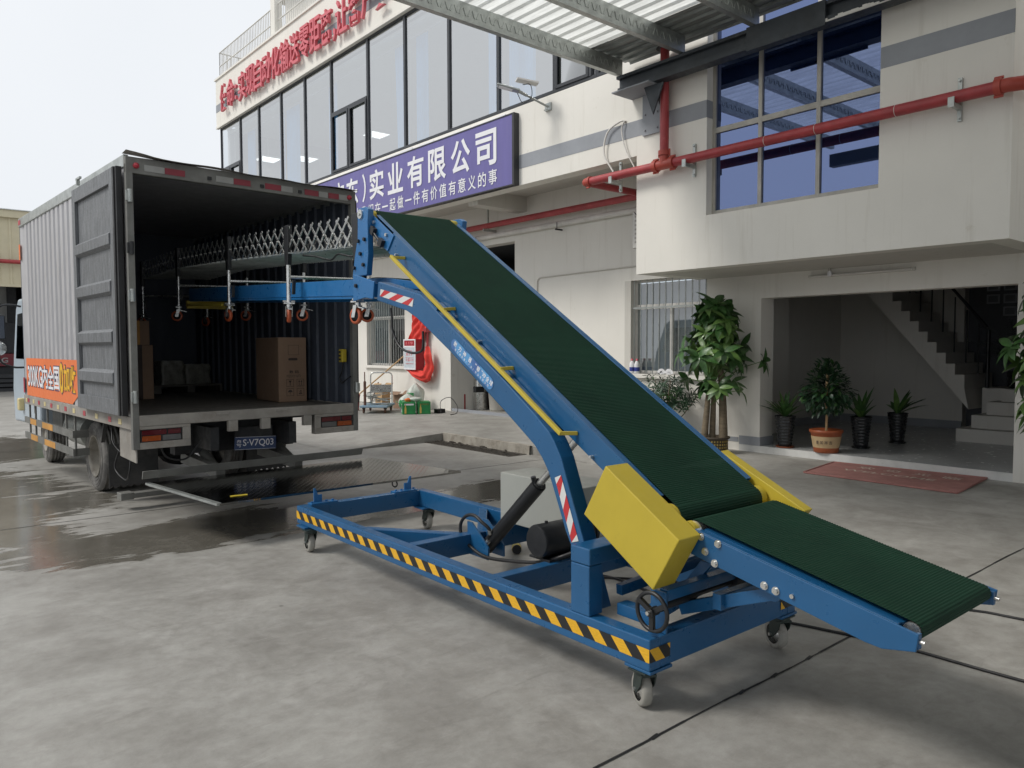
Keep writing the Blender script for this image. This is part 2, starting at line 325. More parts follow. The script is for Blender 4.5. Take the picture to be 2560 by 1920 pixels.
# ------------------------------------------------------------------ mesh helpers
class MB:
    def __init__(s): s.v = []; s.f = []; s.m = []; s.sm = []
    def add(s, vs, fs, mi=0, smooth=False):
        k = len(s.v); s.v += [V(p) for p in vs]
        for f in fs: s.f.append([k + i for i in f]); s.m.append(mi); s.sm.append(smooth)
        return s
    def box(s, x0, x1, y0, y1, z0, z1, mi=0):
        return s.add([(x, y, z) for x in (x0, x1) for y in (y0, y1) for z in (z0, z1)],
                     [(0, 1, 3, 2), (4, 6, 7, 5), (0, 4, 5, 1), (2, 3, 7, 6), (0, 2, 6, 4), (1, 5, 7, 3)], mi)
    def obox(s, c, ax, ay, az, mi=0):
        c, ax, ay, az = V(c), V(ax), V(ay), V(az)
        return s.add([c + i * ax + j * ay + k * az for i in (-1, 1) for j in (-1, 1) for k in (-1, 1)],
                     [(0, 1, 3, 2), (4, 6, 7, 5), (0, 4, 5, 1), (2, 3, 7, 6), (0, 2, 6, 4), (1, 5, 7, 3)], mi)
    def bar(s, p, q, w, h, side=(1, 0, 0), mi=0):
        """rectangular bar from p to q; w along side, h across"""
        p, q = V(p), V(q); d = (q - p).normalized(); sd_ = V(side); sd_ = (sd_ - d * sd_.dot(d)).normalized(); n = d.cross(sd_)
        return s.obox((p + q) / 2, (q - p) / 2, sd_ * w / 2, n * h / 2, mi)
    def prism(s, poly, axis, a, b, mi=0):
        """poly of 2-D points in the plane across axis ('x': (y,z), 'y': (x,z), 'z': (x,y)), extruded a..b"""
        def P(u, w, t): return {'x': (t, u, w), 'y': (u, t, w), 'z': (u, w, t)}[axis]
        n = len(poly); vs = [P(u, w, a) for u, w in poly] + [P(u, w, b) for u, w in poly]
        fs = [list(range(n))[::-1], list(range(n, 2 * n))] + [(i, (i + 1) % n, n + (i + 1) % n, n + i) for i in range(n)]
        return s.add(vs, fs, mi)
    def ring(s, c, d, r, n, ref=None):
        d = V(d).normalized(); a = V(ref) if ref else (V((0, 0, 1)) if abs(d.z) < .9 else V((1, 0, 0)))
        u = (a - d * a.dot(d)).normalized(); w = d.cross(u)
        return [V(c) + (u * math.cos(2 * PI * i / n) + w * math.sin(2 * PI * i / n)) * r for i in range(n)]
    def cyl(s, p, q, r, n=16, mi=0, r2=None, cap=True, smooth=True):
        p, q = V(p), V(q); d = q - p; r2 = r if r2 is None else r2
        vs = s.ring(p, d, r, n) + s.ring(q, d, r2, n)
        s.add(vs, [(i, (i + 1) % n, n + (i + 1) % n, n + i) for i in range(n)], mi, smooth)
        if cap: s.add(vs, [list(range(n))[::-1], list(range(n, 2 * n))], mi)
        return s
    def tube(s, pts, r, n=8, mi=0, cap=True):
        pts = [V(p) for p in pts]; vs = []; k = len(pts); prev = None
        for i, p in enumerate(pts):
            d = (pts[min(i + 1, k - 1)] - pts[max(i - 1, 0)]).normalized()
            if prev is None: a = V((0, 0, 1)) if abs(d.z) < .9 else V((1, 0, 0))
            else: a = prev
            u = (a - d * a.dot(d)).normalized(); prev = u; w = d.cross(u)
            rr = r[i] if hasattr(r, '__len__') else r
            vs += [p + (u * math.cos(2 * PI * j / n) + w * math.sin(2 * PI * j / n)) * rr for j in range(n)]
        fs = [(i * n + j, i * n + (j + 1) % n, (i + 1) * n + (j + 1) % n, (i + 1) * n + j) for i in range(k - 1) for j in range(n)]
        s.add(vs, fs, mi, True)
        if cap: s.add(vs[:n], [list(range(n))[::-1]], mi); s.add(vs[-n:], [list(range(n))], mi)
        return s
    def lathe(s, prof, o=(0, 0, 0), d=(0, 0, 1), n=24, mi=0, smooth=True, ref=None):
        """prof: [(radius, height)] along axis d from o"""
        d = V(d).normalized(); o = V(o); vs = []
        for r, h in prof: vs += s.ring(o + d * h, d, max(r, 1e-4), n, ref)
        fs = [(i * n + j, i * n + (j + 1) % n, (i + 1) * n + (j + 1) % n, (i + 1) * n + j) for i in range(len(prof) - 1) for j in range(n)]
        return s.add(vs, fs, mi, smooth)
    def torus(s, c, d, R, r, n=32, k=8, mi=0):
        d = V(d).normalized(); a = s.ring(c, d, 1, n); vs = []
        for p in a:
            u = (p - V(c))
            vs += [V(c) + u * (R + r * math.cos(2 * PI * j / k)) + d * (r * math.sin(2 * PI * j / k)) for j in range(k)]
        fs = [(i * k + j, i * k + (j + 1) % k, ((i + 1) % n) * k + (j + 1) % k, ((i + 1) % n) * k + j) for i in range(n) for j in range(k)]
        return s.add(vs, fs, mi, True)
    def quad(s, a, b, c, d, mi=0): return s.add([a, b, c, d], [(0, 1, 2, 3)], mi)
    def grid(s, fn, nu, nv, mi=0, smooth=True):
        vs = [fn(i / nu, j / nv) for i in range(nu + 1) for j in range(nv + 1)]
        fs = [(i * (nv + 1) + j, (i + 1) * (nv + 1) + j, (i + 1) * (nv + 1) + j + 1, i * (nv + 1) + j + 1) for i in range(nu) for j in range(nv)]
        return s.add(vs, fs, mi, smooth)
    def text(s, body, o, xd, yd, w=None, h=None, ext=.003, bold=.0, mi=0):
        """lettering: built-in font turned into mesh, lower left of its box at o"""
        c = bpy.data.curves.new('t', 'FONT'); c.body = body; c.offset = bold; c.resolution_u = 3
        ob = bpy.data.objects.new('t', c); COL.objects.link(ob)
        dg = bpy.context.evaluated_depsgraph_get(); me = bpy.data.meshes.new_from_object(ob.evaluated_get(dg))
        bpy.data.objects.remove(ob); bpy.data.curves.remove(c)
        co = [v.co.copy() for v in me.vertices]
        if not co: return s
        x0, x1 = min(p.x for p in co), max(p.x for p in co); y0, y1 = min(p.y for p in co), max(p.y for p in co)
        sx = w / (x1 - x0) if w else None; sy = h / (y1 - y0) if h else None
        if sx is None: sx = sy
        if sy is None: sy = sx
        o, xd, yd = V(o), V(xd).normalized(), V(yd).normalized(); nd = xd.cross(yd)
        fr = [o + xd * ((p.x - x0) * sx) + yd * ((p.y - y0) * sy) + nd * ext for p in co]
        polys = [list(p.vertices) for p in me.polygons]
        s.add(fr, polys, mi)
        if ext > .0045:
            cnt = {}
            for p in polys:
                for a, b in zip(p, p[1:] + p[:1]): cnt[(a, b)] = 1
            bk = [p - nd * ext for p in fr]; n = len(fr); vs = fr + bk
            s.add(vs, [(b, a, n + a, n + b) for (a, b) in cnt if (b, a) not in cnt], mi)
        bpy.data.meshes.remove(me)
        return s
    def build(s, name, mats, parent=None, bevel=0.0, loc=None, recalc=True, seg=2):
        me = bpy.data.meshes.new(name); me.from_pydata(s.v, [], s.f)
        if not isinstance(mats, (list, tuple)): mats = [mats]
        for m in mats: me.materials.append(M[m] if isinstance(m, str) else m)
        for p, mi, sm in zip(me.polygons, s.m, s.sm): p.material_index = mi; p.use_smooth = sm
        if recalc:
            bm = bmesh.new(); bm.from_mesh(me); bmesh.ops.recalc_face_normals(bm, faces=bm.faces); bm.to_mesh(me); bm.free()
        me.update()
        o = bpy.data.objects.new(name, me); COL.objects.link(o)
        if parent: o.parent = parent
        if loc: o.location = loc
        if bevel > 0:
            b = o.modifiers.new('edge', 'BEVEL'); b.width = bevel; b.segments = seg; b.limit_method = 'ANGLE'; b.angle_limit = rad(40); b.harden_normals = False
        return o
def tag(o, label=None, cat=None, group=None, kind=None):
    if label: o['label'] = label
    if cat: o['category'] = cat
    if group: o['group'] = group
    if kind: o['kind'] = kind
    return o
def thing(name, label, cat, loc=(0, 0, 0), rz=0.0, group=None):
    o = bpy.data.objects.new(name, None); COL.objects.link(o); o.empty_display_size = .2
    o.location = loc; o.rotation_euler = (0, 0, rz); return tag(o, label, cat, group)
def structure(o): o['kind'] = 'structure'; return o
def copy_tree(o, parent=None):
    c = o.copy(); COL.objects.link(c)
    if parent is not None: c.parent = parent
    for ch in [x for x in bpy.data.objects if x.parent == o]: copy_tree(ch, c)
    return c
def arc(c, r, a0, a1, n, plane='xy'):
    out = []
    for i in range(n + 1):
        a = a0 + (a1 - a0) * i / n; u, w = r * math.cos(a), r * math.sin(a)
        out.append(V(c) + V({'xy': (u, w, 0), 'yz': (0, u, w), 'xz': (u, 0, w)}[plane]))
    return out
def smooth_path(pts, n=6):
    """Catmull-Rom through pts"""
    P = [V(p) for p in pts]; P = [2 * P[0] - P[1]] + P + [2 * P[-1] - P[-2]]; out = []
    for i in range(1, len(P) - 2):
        for k in range(n):
            t = k / n; a, b, c, d = P[i - 1], P[i], P[i + 1], P[i + 2]
            out.append(.5 * ((2 * b) + (c - a) * t + (2 * a - 5 * b + 4 * c - d) * t * t + (3 * b - a - 3 * c + d) * t ** 3))
    out.append(P[-2]); return out
# ================================================================== SETTING: ground, apron, drain
g = MB(); g.grid(lambda u, w: V((-60 + 120 * u, -30 + 120 * w, 0)), 1, 1)
structure(g.build('ground', 'ground', recalc=False))
def sstep(a, b, x):
    t = min(1, max(0, (x - a) / (b - a))); return t * t * (3 - 2 * t)
AH = .13
ap = MB()
NY = 44
def aprise(y): return .004 + AH * sstep(7.0, 8.5, y)
ys = [7.0 + (24.4 - 7.0) * i / NY for i in range(NY + 1)]
for a, b in zip(ys[:-1], ys[1:]):
    for x0, x1 in ((7.45, 8.4), (8.4, 10.14)):
        ap.quad((x0, a, aprise(a)), (x1, a, aprise(a)), (x1, b, aprise(b)), (x0, b, aprise(b)))
    ap.quad((7.45, a, 0.0), (7.45, a, aprise(a)), (7.45, b, aprise(b)), (7.45, b, 0.0))
rampx = [5.4, 5.9, 6.4, 6.9, 7.45]
def rz_(x): return .004 + AH * sstep(5.3, 7.6, x)
yy = [10.55 + (24.4 - 10.55) * i / 20 for i in range(21)]
for x0, x1 in zip(rampx[:-1], rampx[1:]):
    for a, b in zip(yy[:-1], yy[1:]):
        ap.quad((x0, a, rz_(x0)), (x1, a, rz_(x1)), (x1, b, rz_(x1)), (x0, b, rz_(x0)))
    ap.quad((x0, 10.55, 0), (x1, 10.55, 0), (x1, 10.55, rz_(x1)), (x0, 10.55, rz_(x0)))
apo = structure(ap.build('apron', 'ground', recalc=False))
kb = MB()
random.seed(4)
kp = [(7.40 + random.uniform(-.012, .012), y) for y in [8.3 + .14 * i for i in range(17)]]
for (xa, a), (xb, b) in zip(kp[:-1], kp[1:]):
    ha, hb = aprise(a) + .006, aprise(b) + .006
    kb.quad((xa, a, 0), (xb, b, 0), (xb + .01, b, hb), (xa + .01, a, ha)); kb.quad((xa + .01, a, ha), (xb + .01, b, hb), (7.47, b, hb + .002), (7.47, a, ha + .002))
structure(kb.build('kerb', 'concrete_b', recalc=False))
dr = MB(); dr.box(7.05, 7.40, 8.35, 10.55, .0, .006)
for i in range(22): dr.box(7.07, 7.30, 8.4 + i * .098, 8.44 + i * .098, .006, .014)
for i in range(40):
    x, y, s_ = random.uniform(7.22, 7.40), random.uniform(8.6, 10.5), random.uniform(.01, .035)
    dr.obox((x, y, .015), (s_, s_ * .5, 0), (-s_ * .4, s_ * .6, .004), (0, 0, s_ * .4))
structure(dr.build('drain_channel', 'grate'))
jt = MB()
jx = [1.2 + .28 * i for i in range(23)]
for a, b in zip(jx[:-1], jx[1:]):
    ya, yb = 1.955 - .013 * a + math.sin(a * 5.1) * .004, 1.955 - .013 * b + math.sin(b * 5.1) * .004
    w = .0035 + .003 * abs(math.sin(a * 3.7))
    jt.quad((a, ya - w, .003), (b, yb - w, .003), (b, yb + w, .003), (a, ya + w, .003))
for x in (3.02, 3.3, 3.62, 2.4): jt.obox((x, 1.955 - .013 * x, .003), (.03, .004, 0), (-.004, .009, 0), (0, 0, .0005))
for y0 in (7.9, 13.9): jt.obox((3, y0, .003), (6, -.1, 0), (0, .004, 0), (0, 0, .0005))
structure(jt.build('ground_joint', 'rubber'))

# ================================================================== OFFICE BUILDING
X1, X2 = 8.65, 10.15
bld = thing('office_building', 'white plastered office block with ribbon windows above and an open stair entrance below', 'building', (9.4, 12, 0))
bo = V((9.4, 12, 0))
def B(mb, name, m, parent=bld, **k):
    if parent is bld or True:
        off = bo if parent is bld else V((0, 0, 0))
    o = mb.build(name, m, parent, **k)
    if parent is bld: o.location = -bo
    return o
w = MB()
w.box(X1, 8.9, 7.33, 24.3, 4.38, 5.72)                 # apron below the glazing
w.box(X1, 8.9, 7.33, 7.9, 5.72, 8.5)
w.box(X1 - .05, 8.95, 2.55, 24.42, 8.5, 9.95)           # fascia / parapet
w.box(X1, 8.9, 6.12, 7.33, 2.66, 8.5); w.box(X1, 8.9, 3.84, 6.12, 2.66, 3.36); w.box(X1, 8.9, 3.84, 6.12, 7.0, 8.5)
w.box(X1, 8.9, 2.55, 3.84, 2.66, 8.5)
w.box(8.9, 10.15, 7.10, 7.33, 2.66, 4.62); w.box(8.9, 12, 2.55, 2.78, 2.66, 9.9)
w.box(X2, 10.4, 17.9, 24.3, .0, 4.62)                 # ground floor wall
w.box(X2, 10.4, 16.02, 17.9, .0, 1.13); w.box(X2, 10.4, 16.02, 17.9, 2.85, 4.62)
w.box(X2, 10.4, 14.47, 16.02, .0, 4.62)
w.box(X2, 10.95, 14.09, 14.47, .0, 4.62); w.box(X2, 10.4, 11.82, 14.09, 3.76, 4.62)
w.box(X2, 10.4, 8.86, 11.82, .0, 4.62); w.box(X2, 10.4, 7.15, 8.86, .0, 1.13); w.box(X2, 10.4, 7.15, 8.86, 2.74, 4.62)
w.box(X2, 10.4, 6.53, 7.15, .0, 4.62)
w.box(X2, 10.5, 6.19, 6.53, .0, 2.31); w.box(X2, 10.4, 2.88, 6.53, 2.31, 2.66)
w.box(X2 - .02, 10.5, 1.6, 2.88, 0, 2.66); w.box(10.13, 10.5, -6, 1.6, 0, 2.66); w.box(10.15, 10.5, -6, 2.55, 2.66, 9.9)
w.box(8.9, 16, 24.1, 24.3, 0, 8.5)
B(w, 'wall', 'wall')
pl = MB(); pl.box(10.135, 10.515, 6.175, 6.53, .1, .23); pl.box(10.145, 10.16, 6.55, 14.05, .13, .20)
B(pl, 'plinth', 'stripe')
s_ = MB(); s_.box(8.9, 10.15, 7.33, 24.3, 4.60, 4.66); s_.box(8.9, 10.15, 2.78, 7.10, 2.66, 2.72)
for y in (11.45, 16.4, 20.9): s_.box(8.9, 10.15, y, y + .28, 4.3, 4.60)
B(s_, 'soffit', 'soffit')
st = MB(); st.box(X1 - .004, X1 + .01, 7.33, 10.0, 4.66, 4.89); st.box(X1 - .004, X1 + .01, 6.12, 7.33, 4.66, 4.89); st.box(X1 - .004, X1 + .01, 2.55, 3.84, 4.66, 4.89)
st.box(X1 - .004, X1 + .22, 6.117, 6.123, 4.66, 4.89); st.box(X1 - .055, X1 - .04, 2.55, 24.42, 8.97, 9.2)
B(st, 'painted_stripe', 'stripe')
tr = MB(); tr.box(X1 - .07, X1 + .02, 7.4, 24.42, 8.47, 8.53); tr.box(X1 - .09, 9.0, 2.55, 24.45, 9.95, 10.0)
B(tr, 'ledge', 'wall')
# torn white mortar strip over the sign
ms = MB(); random.seed(9); y = 10.2
while y < 21:
    d = random.uniform(.15, .7); t = random.uniform(.02, .05); ms.box(X1 - .10 - random.uniform(0, .02), X1 + .01, y, y + d, 5.60, 5.60 + t); y += d
B(ms, 'mortar_strip', 'white')

# ribbon windows: frame > pane
bays = [24.3, 22.68, 21.28, 19.76, 18.31, 16.87, 15.13, 13.6, 12.04, 10.55, 9.1, 8.15, 7.9]
Z0, Z1 = 5.74, 8.49
for i, (ya, yb) in enumerate(zip(bays[:-1], bays[1:])):
    f = MB(); x0, x1 = X1 + .02, X1 + .10; fw_ = .035
    f.box(x0, x1, yb, yb + fw_, Z0, Z1); f.box(x0, x1, ya - fw_, ya, Z0, Z1); f.box(x0, x1, yb + fw_, ya - fw_, Z1 - .06, Z1); f.box(x0, x1, yb + fw_, ya - fw_, Z0, Z0 + .05)
    if i in (0, 5, 10):
        zt = 7.15 if i != 10 else 7.4
        f.box(x0 - .01, x1, yb + fw_, ya - fw_, zt, zt + .06); ym = (ya + yb) / 2 if i != 10 else yb + .14
        f.box(x0 - .01, x1, ym - .03, ym + .03, Z0 + .05, zt)
        for a, b in ((yb + fw_, ym - .03), (ym + .03, ya - fw_)):
            if b - a < .2: continue
            f.box(x0 - .02, x0, a, a + .05, Z0 + .05, zt); f.box(x0 - .02, x0, b - .05, b, Z0 + .05, zt); f.box(x0 - .02, x0, a + .05, b - .05, zt - .05, zt); f.box(x0 - .02, x0, a + .05, b - .05, Z0 + .05, Z0 + .10)
    fo = B(f, 'window', 'frame_dk')
    p = MB(); p.quad((x0 + .03, yb + fw_, Z0 + .05), (x0 + .03, ya - fw_, Z0 + .05), (x0 + .03, ya - fw_, Z1 - .06), (x0 + .03, yb + fw_, Z1 - .06))
    po = p.build('pane', 'glass', fo, recalc=False)
# office room behind the glazing
rm = MB(); rm.box(8.9, 14.5, 7.4, 24.1, 5.60, 5.70); rm.box(14.5, 14.6, 7.4, 24.1, 5.6, 8.5)
B(rm, 'office_floor', 'wall_in')
rm = MB(); rm.box(8.9, 14.6, 7.3, 24.1, 8.32, 8.40)
B(rm, 'office_ceiling', 'wall')
rm = MB(); rm.box(8.95, 14.5, 23.8, 23.85, 5.7, 8.32); rm.box(8.95, 14.5, 7.35, 7.4, 5.7, 8.32)
B(rm, 'office_end_wall', 'frame_gy')
tr = MB(); tr.box(9.05, 9.08, 7.5, 23.7, 8.17, 8.20)
B(tr, 'curtain_rail', 'pvc')
# blue mirror window of the projecting block
bw = MB(); fx = X1 + .16
for y in (6.07, 5.38, 4.60, 3.84): bw.box(fx - .03, fx + .05, y, y + .05, 3.36, 7.0)
for z in (3.36, 4.46, 5.56, 6.66):
    for ya, yb in ((3.89, 4.60), (4.65, 5.38), (5.43, 6.07)): bw.box(fx - .028, fx + .048, ya, yb, z, z + .07)
bwo = B(bw, 'window', 'frame_gy'); bwo['label'] = 'blue mirrored window with pale grid frame'
for ya, yb in ((3.89, 4.60), (4.65, 5.38), (5.43, 6.07)):
    for za, zb in ((3.43, 4.46), (4.53, 5.56), (5.63, 6.66)):
        p = MB(); k = random.uniform(-.002, .002); p.box(fx, fx + .006, ya, yb, za, zb); p.build('pane', 'blue_glass', bwo)
# barred windows on the ground floor
def barred(y0, y1, z0, z1, nb, dark):
    f = MB(); xx = X2 + .12
    f.box(xx, xx + .05, y0, y0 + .05, z0, z1); f.box(xx, xx + .05, y1 - .05, y1, z0, z1); f.box(xx, xx + .05, y0 + .05, y1 - .05, z0, z0 + .05); f.box(xx, xx + .05, y0 + .05, y1 - .05, z1 - .04, z1)
    zm = z0 + (z1 - z0) * .69; f.box(xx, xx + .05, y0 + .05, y1 - .05, zm, zm + .08); f.box(xx, xx + .05, (y0 + y1) / 2 - .03, (y0 + y1) / 2 + .03, z0 + .05, zm)
    fo = B(f, 'window', 'pvc')
    p = MB(); p.quad((xx + .02, y0 + .05, z0 + .05), (xx + .02, y1 - .05, z0 + .05), (xx + .02, y1 - .05, z1 - .04), (xx + .02, y0 + .05, z1 - .04)); p.build('pane', 'glass', fo, recalc=False)
    sh = MB()
    n = 60
    ylo, yhi = (y0 + .05, y1 - .05) if not dark else (y0 + (y1 - y0) * .52, y1 - .05)
    sh.grid(lambda u, t: V((xx + .10 + .014 * math.sin(u * (yhi - ylo) * 2 * PI / .14), ylo + (yhi - ylo) * u, z0 + .05 + (z1 - z0 - .1) * t)), n, 1)
    sh.build('shutter', M['galv'] if dark else M['wh_grey'], fo)
    if dark:
        bk = MB(); bk.box(10.6, 10.62, y0, y1, z0, z1); bk.build('dark_backing', 'wh_dark', fo)
    br = MB(); xb = X2 + .05
    for i in range(nb):
        y = y0 + .04 + (y1 - y0 - .08) * i / (nb - 1); br.cyl((xb, y, z0), (xb, y, z1), .009, 8)
    br.bar((xb - .012, y0, zm + .02), (xb - .012, y1, zm + .02), .006, .03)
    br.build('bar', M['galv'], fo)
barred(7.15, 8.72, 1.13, 2.74, 12, False)
barred(16.02, 17.9, 1.13, 2.85, 17, True)
jb = MB(); jb.box(X2, 10.4, 8.72, 8.86, 1.13, 2.74); B(jb, 'window_jamb', 'soffit')
sl = MB(); sl.box(10.08, 10.40, 7.1, 8.9, 1.06, 1.13); sl.box(10.08, 10.4, 15.98, 17.95, 1.06, 1.13); B(sl, 'sill', 'wall')
# dark goods doorway
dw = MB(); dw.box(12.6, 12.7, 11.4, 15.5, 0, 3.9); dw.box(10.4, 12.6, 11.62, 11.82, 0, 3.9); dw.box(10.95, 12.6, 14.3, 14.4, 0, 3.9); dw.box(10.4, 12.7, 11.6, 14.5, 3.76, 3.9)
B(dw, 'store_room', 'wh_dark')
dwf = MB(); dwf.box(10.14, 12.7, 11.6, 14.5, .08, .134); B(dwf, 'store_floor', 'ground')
# stair hall
fl = MB(); fl.box(10.16, 15.2, 2.88, 7.6, .0, .10); B(fl, 'hall_floor', 'tile')
ed = MB(); ed.box(10.135, 10.16, 2.88, 6.53, 0.0, .098)
B(ed, 'threshold', 'marble')
hl = MB(); hl.box(10.5, 15.2, 7.3, 7.5, .1, 5.2)
hl.box(10.4, 12.4, 2.9, 7.3, 2.68, 2.78); hl.box(10.5, 12.2, 6.9, 7.3, .1, 2.68); hl.box(14.9, 15.1, 5.05, 7.3, .1, 5.2)
B(hl, 'hall_wall', 'wall_in')
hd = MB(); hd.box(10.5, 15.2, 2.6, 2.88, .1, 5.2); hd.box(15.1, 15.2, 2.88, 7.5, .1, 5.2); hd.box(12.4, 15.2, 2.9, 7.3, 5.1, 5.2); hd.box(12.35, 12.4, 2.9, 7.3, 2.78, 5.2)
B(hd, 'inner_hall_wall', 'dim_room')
hs_ = MB(); hs_.box(10.5, 14.9, 7.28, 7.30, .1, .24); hs_.box(14.88, 14.9, 5.05, 7.28, .1, .24); B(hs_, 'skirting', 'stripe')
sr = MB()
for i in range(4): sr.box(12.95 + .27 * i, 14.9 - .001 * i, 2.885, 4.47 - .125 * i, .1 + .2 * i, .1 + .2 * (i + 1))
sr.box(14.0, 14.88, 2.885, 4.45, .1, .898)
# upper flight climbing towards +Y with saw-tooth side
prof = [(4.57, .90)]; y, z = 4.57, 1.12
while y < 6.6: prof += [(y, z), (y + .145, z)]; y += .145; z += .178
top = prof[-1]; prof += [(top[0], top[1] - .42), (4.5, .56)]
sr.prism(prof, 'x', 13.55, 14.85)
B(sr, 'stairs', 'wall_in')
rl = MB()
for i in range(9):
    y = 4.62 + .145 * i * 1.3; z = 1.12 + .178 * i * 1.3; rl.cyl((14.3, y, z - .1), (14.3, y, z + .85), .012, 6)
rl.tube([(14.3, 4.5, 1.9), (14.3, 6.3, 4.15)], .025, 8); rl.cyl((13.9, 4.35, .9), (13.9, 4.35, 1.85), .03, 8)
B(rl, 'stair_railing', 'black')
# roof: railing, pillar, stair tower with curved canopy slab
rr = MB()
for a, b in ((24.37, 20.2), (19.9, 13.2)):
    n = int((a - b) / .115)
    for i in range(n + 1): y = a + (b - a) * i / n; rr.cyl((8.72, y, 10.0), (8.72, y, 10.84), .011, 6)
    for z in (10.03, 10.42, 10.84): rr.cyl((8.72, a, z), (8.72, b, z), .018, 8)
for i in range(10): rr.cyl((8.72 + .12 * i, 24.37, 10), (8.72 + .12 * i, 24.37, 10.84), .011, 6)
rr.cyl((8.72, 24.37, 10.84), (9.9, 24.37, 10.84), .018, 8)
B(rr, 'railing', 'pvc')
rp = MB(); rp.box(8.62, 8.84, 19.92, 20.18, 10.0, 12.2); B(rp, 'railing_pillar', 'wall')
rt_ = MB(); rt_.box(10.6, 14, 17.5, 23.6, 10.0, 13.4); B(rt_, 'stair_tower', 'wall')
rf = MB(); n = 24; pts = []
for i in range(n + 1):
    a = PI * (.5 + i / n); pts.append((11.2 + 1.7 * math.cos(a), 22.4 + 3.0 * math.sin(a) * -1))
rf.prism([(13.5, pts[0][1])] + pts + [(13.5, pts[-1][1])], 'z', 13.4, 13.75); B(rf, 'tower_roof', 'wall')
rfl = MB(); rfl.box(8.9, 16, 2.55, 24.3, 8.6, 8.7); rfl.box(10.4, 16, -6, 2.55, 8.6, 8.7); B(rfl, 'roof', 'roof_metal')

# curtains and ceiling lamps inside the office
random.seed(3)
def curtain(y0, y1, z0, label, lean=0):
    n = max(30, int(abs(y1 - y0) * 90)); c = MB(); per = .075
    def fn(u, t):
        y = y0 + (y1 - y0) * u; amp = .022 * (.6 + .4 * t)
        return V((9.07 + amp * math.sin(2 * PI * (u * abs(y1 - y0)) / per + 1.3 * math.sin(3 * u)), y + lean * (1 - t), z0 + (8.15 - z0) * t))
    c.grid(fn, n, 6); return tag(c.build('curtain', 'curtain', recalc=False), label, 'curtain', 'curtains in the office windows')
CR = [((24.9, 23.7), 'pale blue curtain at the far left corner window', 0), ((23.1, 22.45), 'blue curtain in the second window from the far corner', 0), ((20.75, 20.38), 'narrow blue curtain left of its twin, fourth window from the corner', 0),
      ((20.28, 19.45), 'wide blue curtain right of a narrow one, fourth window from the corner', 0), ((17.75, 17.3), 'slim blue curtain just left of the opening casement window', 0), ((14.6, 14.1), 'blue curtain with puckered hem above the purple sign, left of a mullion', -.1),
      ((13.75, 13.3), 'long blue curtain above the sign, right of the mullion', 0), ((11.3, 10.93), 'blue curtain close to the right end of the sign, left of a mullion', 0), ((10.7, 10.0), 'blue curtain behind the solar street lamp', 0)]
for (a, b), lb, ln in CR: curtain(min(a, 23.7), b, 5.75, lb, ln)
for x, y, z, lb in ((12.4, 21.1, 8.28, 'bright square ceiling lamp behind the casement window'), (10.85, 22.9, 7.62, 'bright square lamp behind the fourth office window'), (9.75, 23.2, 7.5, 'small bright lamp behind the leftmost office windows')):
    t = thing('ceiling_lamp', lb, 'lamp', (x, y, z), 0, 'ceiling lamps in the office')
    f = MB(); f.box(-.32, .32, -.32, .32, -.01, .04); f.build('lamp_frame', 'pvc', t)
    f = MB(); f.box(-.30, .30, -.30, .30, -.02, -.011); f.build('diffuser', 'panel_light', t)
    if z < 8.2:
        f = MB(); f.cyl((0, 0, .04), (0, 0, 8.31 - z), .01, 6); f.build('rod', 'pvc', t)

# ------------------------------------------------------------------ sign board, slogan
sg = thing('sign_board', 'long purple company sign board with white Chinese lettering below the office windows', 'sign', (8.6, 15.5, 4.4))
so_ = V((8.6, 15.5, 4.4))
def S(mb, name, m, **k):
    o = mb.build(name, m, sg, **k); o.location = -so_; return o
f = MB(); f.box(8.54, 8.648, 10.0, 21.2, 4.40, 5.585); S(f, 'sign_panel', 'sign')
f = MB(); f.box(8.53, 8.648, 9.95, 10.0, 4.38, 5.605); f.box(8.53, 8.648, 10.0, 21.2, 4.38, 4.40); f.box(8.53, 8.648, 10.0, 21.2, 5.585, 5.605); S(f, 'sign_edge', 'sign_edge')
xd, yd = (0, -1, 0), (0, 0, 1)
lt = MB(); xs = 8.535
def glyph_row(mb, s, y_left, pitch, z, w_, h_, bold, x=None, ext=.003, mi=0):
    for i, ch in enumerate(s):
        if ch == ' ': continue
        ww, hh, zz, yo = w_, h_, z, 0
        if ch == '一': hh = h_ * .13; zz = z + h_ * .43
        if ch in '（）()': ww = w_ * .28; yo = (w_ - ww) * (.8 if ch in '（(' else .2)
        if ch in '，,': ww = w_ * .22; hh = h_ * .35; zz = z - h_ * .08; yo = .05
        if ch in '：:': ww = w_ * .22; hh = h_ * .55; zz = z + h_ * .15; yo = w_ * .3
        mb.text(ch, (x if x is not None else xs, y_left - i * pitch - yo, zz), xd, yd, ww, hh, ext, bold, mi)
glyph_row(lt, '实业有限公司', 14.84, .763, 4.83, .60, .63, .022)
glyph_row(lt, '（广东）', 14.84 + .40 + 3 * .66, .66, 4.83, .55, .63, .022)
glyph_row(lt, '让我们在一起做一件有价值有意义的事', 14.62 + 3 * .3055, .3055, 4.48, .235, .265, .010)
S(lt, 'lettering', 'white', recalc=False)
sl_ = thing('slogan_lettering', 'red raised Chinese slogan letters along the top fascia of the office', 'lettering', (8.58, 19, 8.75))
for s, y0, pit, w_ in (('使命', 23.68, .56, .52), ('：', 22.60, .5, .5), ('实现自动化输送零距离', 22.19, .583, .555), ('，', 16.36, .5, .55), ('让客户更', 16.17, .585, .555)):
    for i_, ch_ in enumerate(s):
        rl_ = MB(); glyph_row(rl_, ch_, y0 - pit * i_, pit, 8.76 if s != '使命' else 8.80, w_, .79, .010, 8.52, .07)
        o = rl_.build('letter', 'red_letter', sl_, recalc=False); o.location = -V((8.58, 19, 8.75))

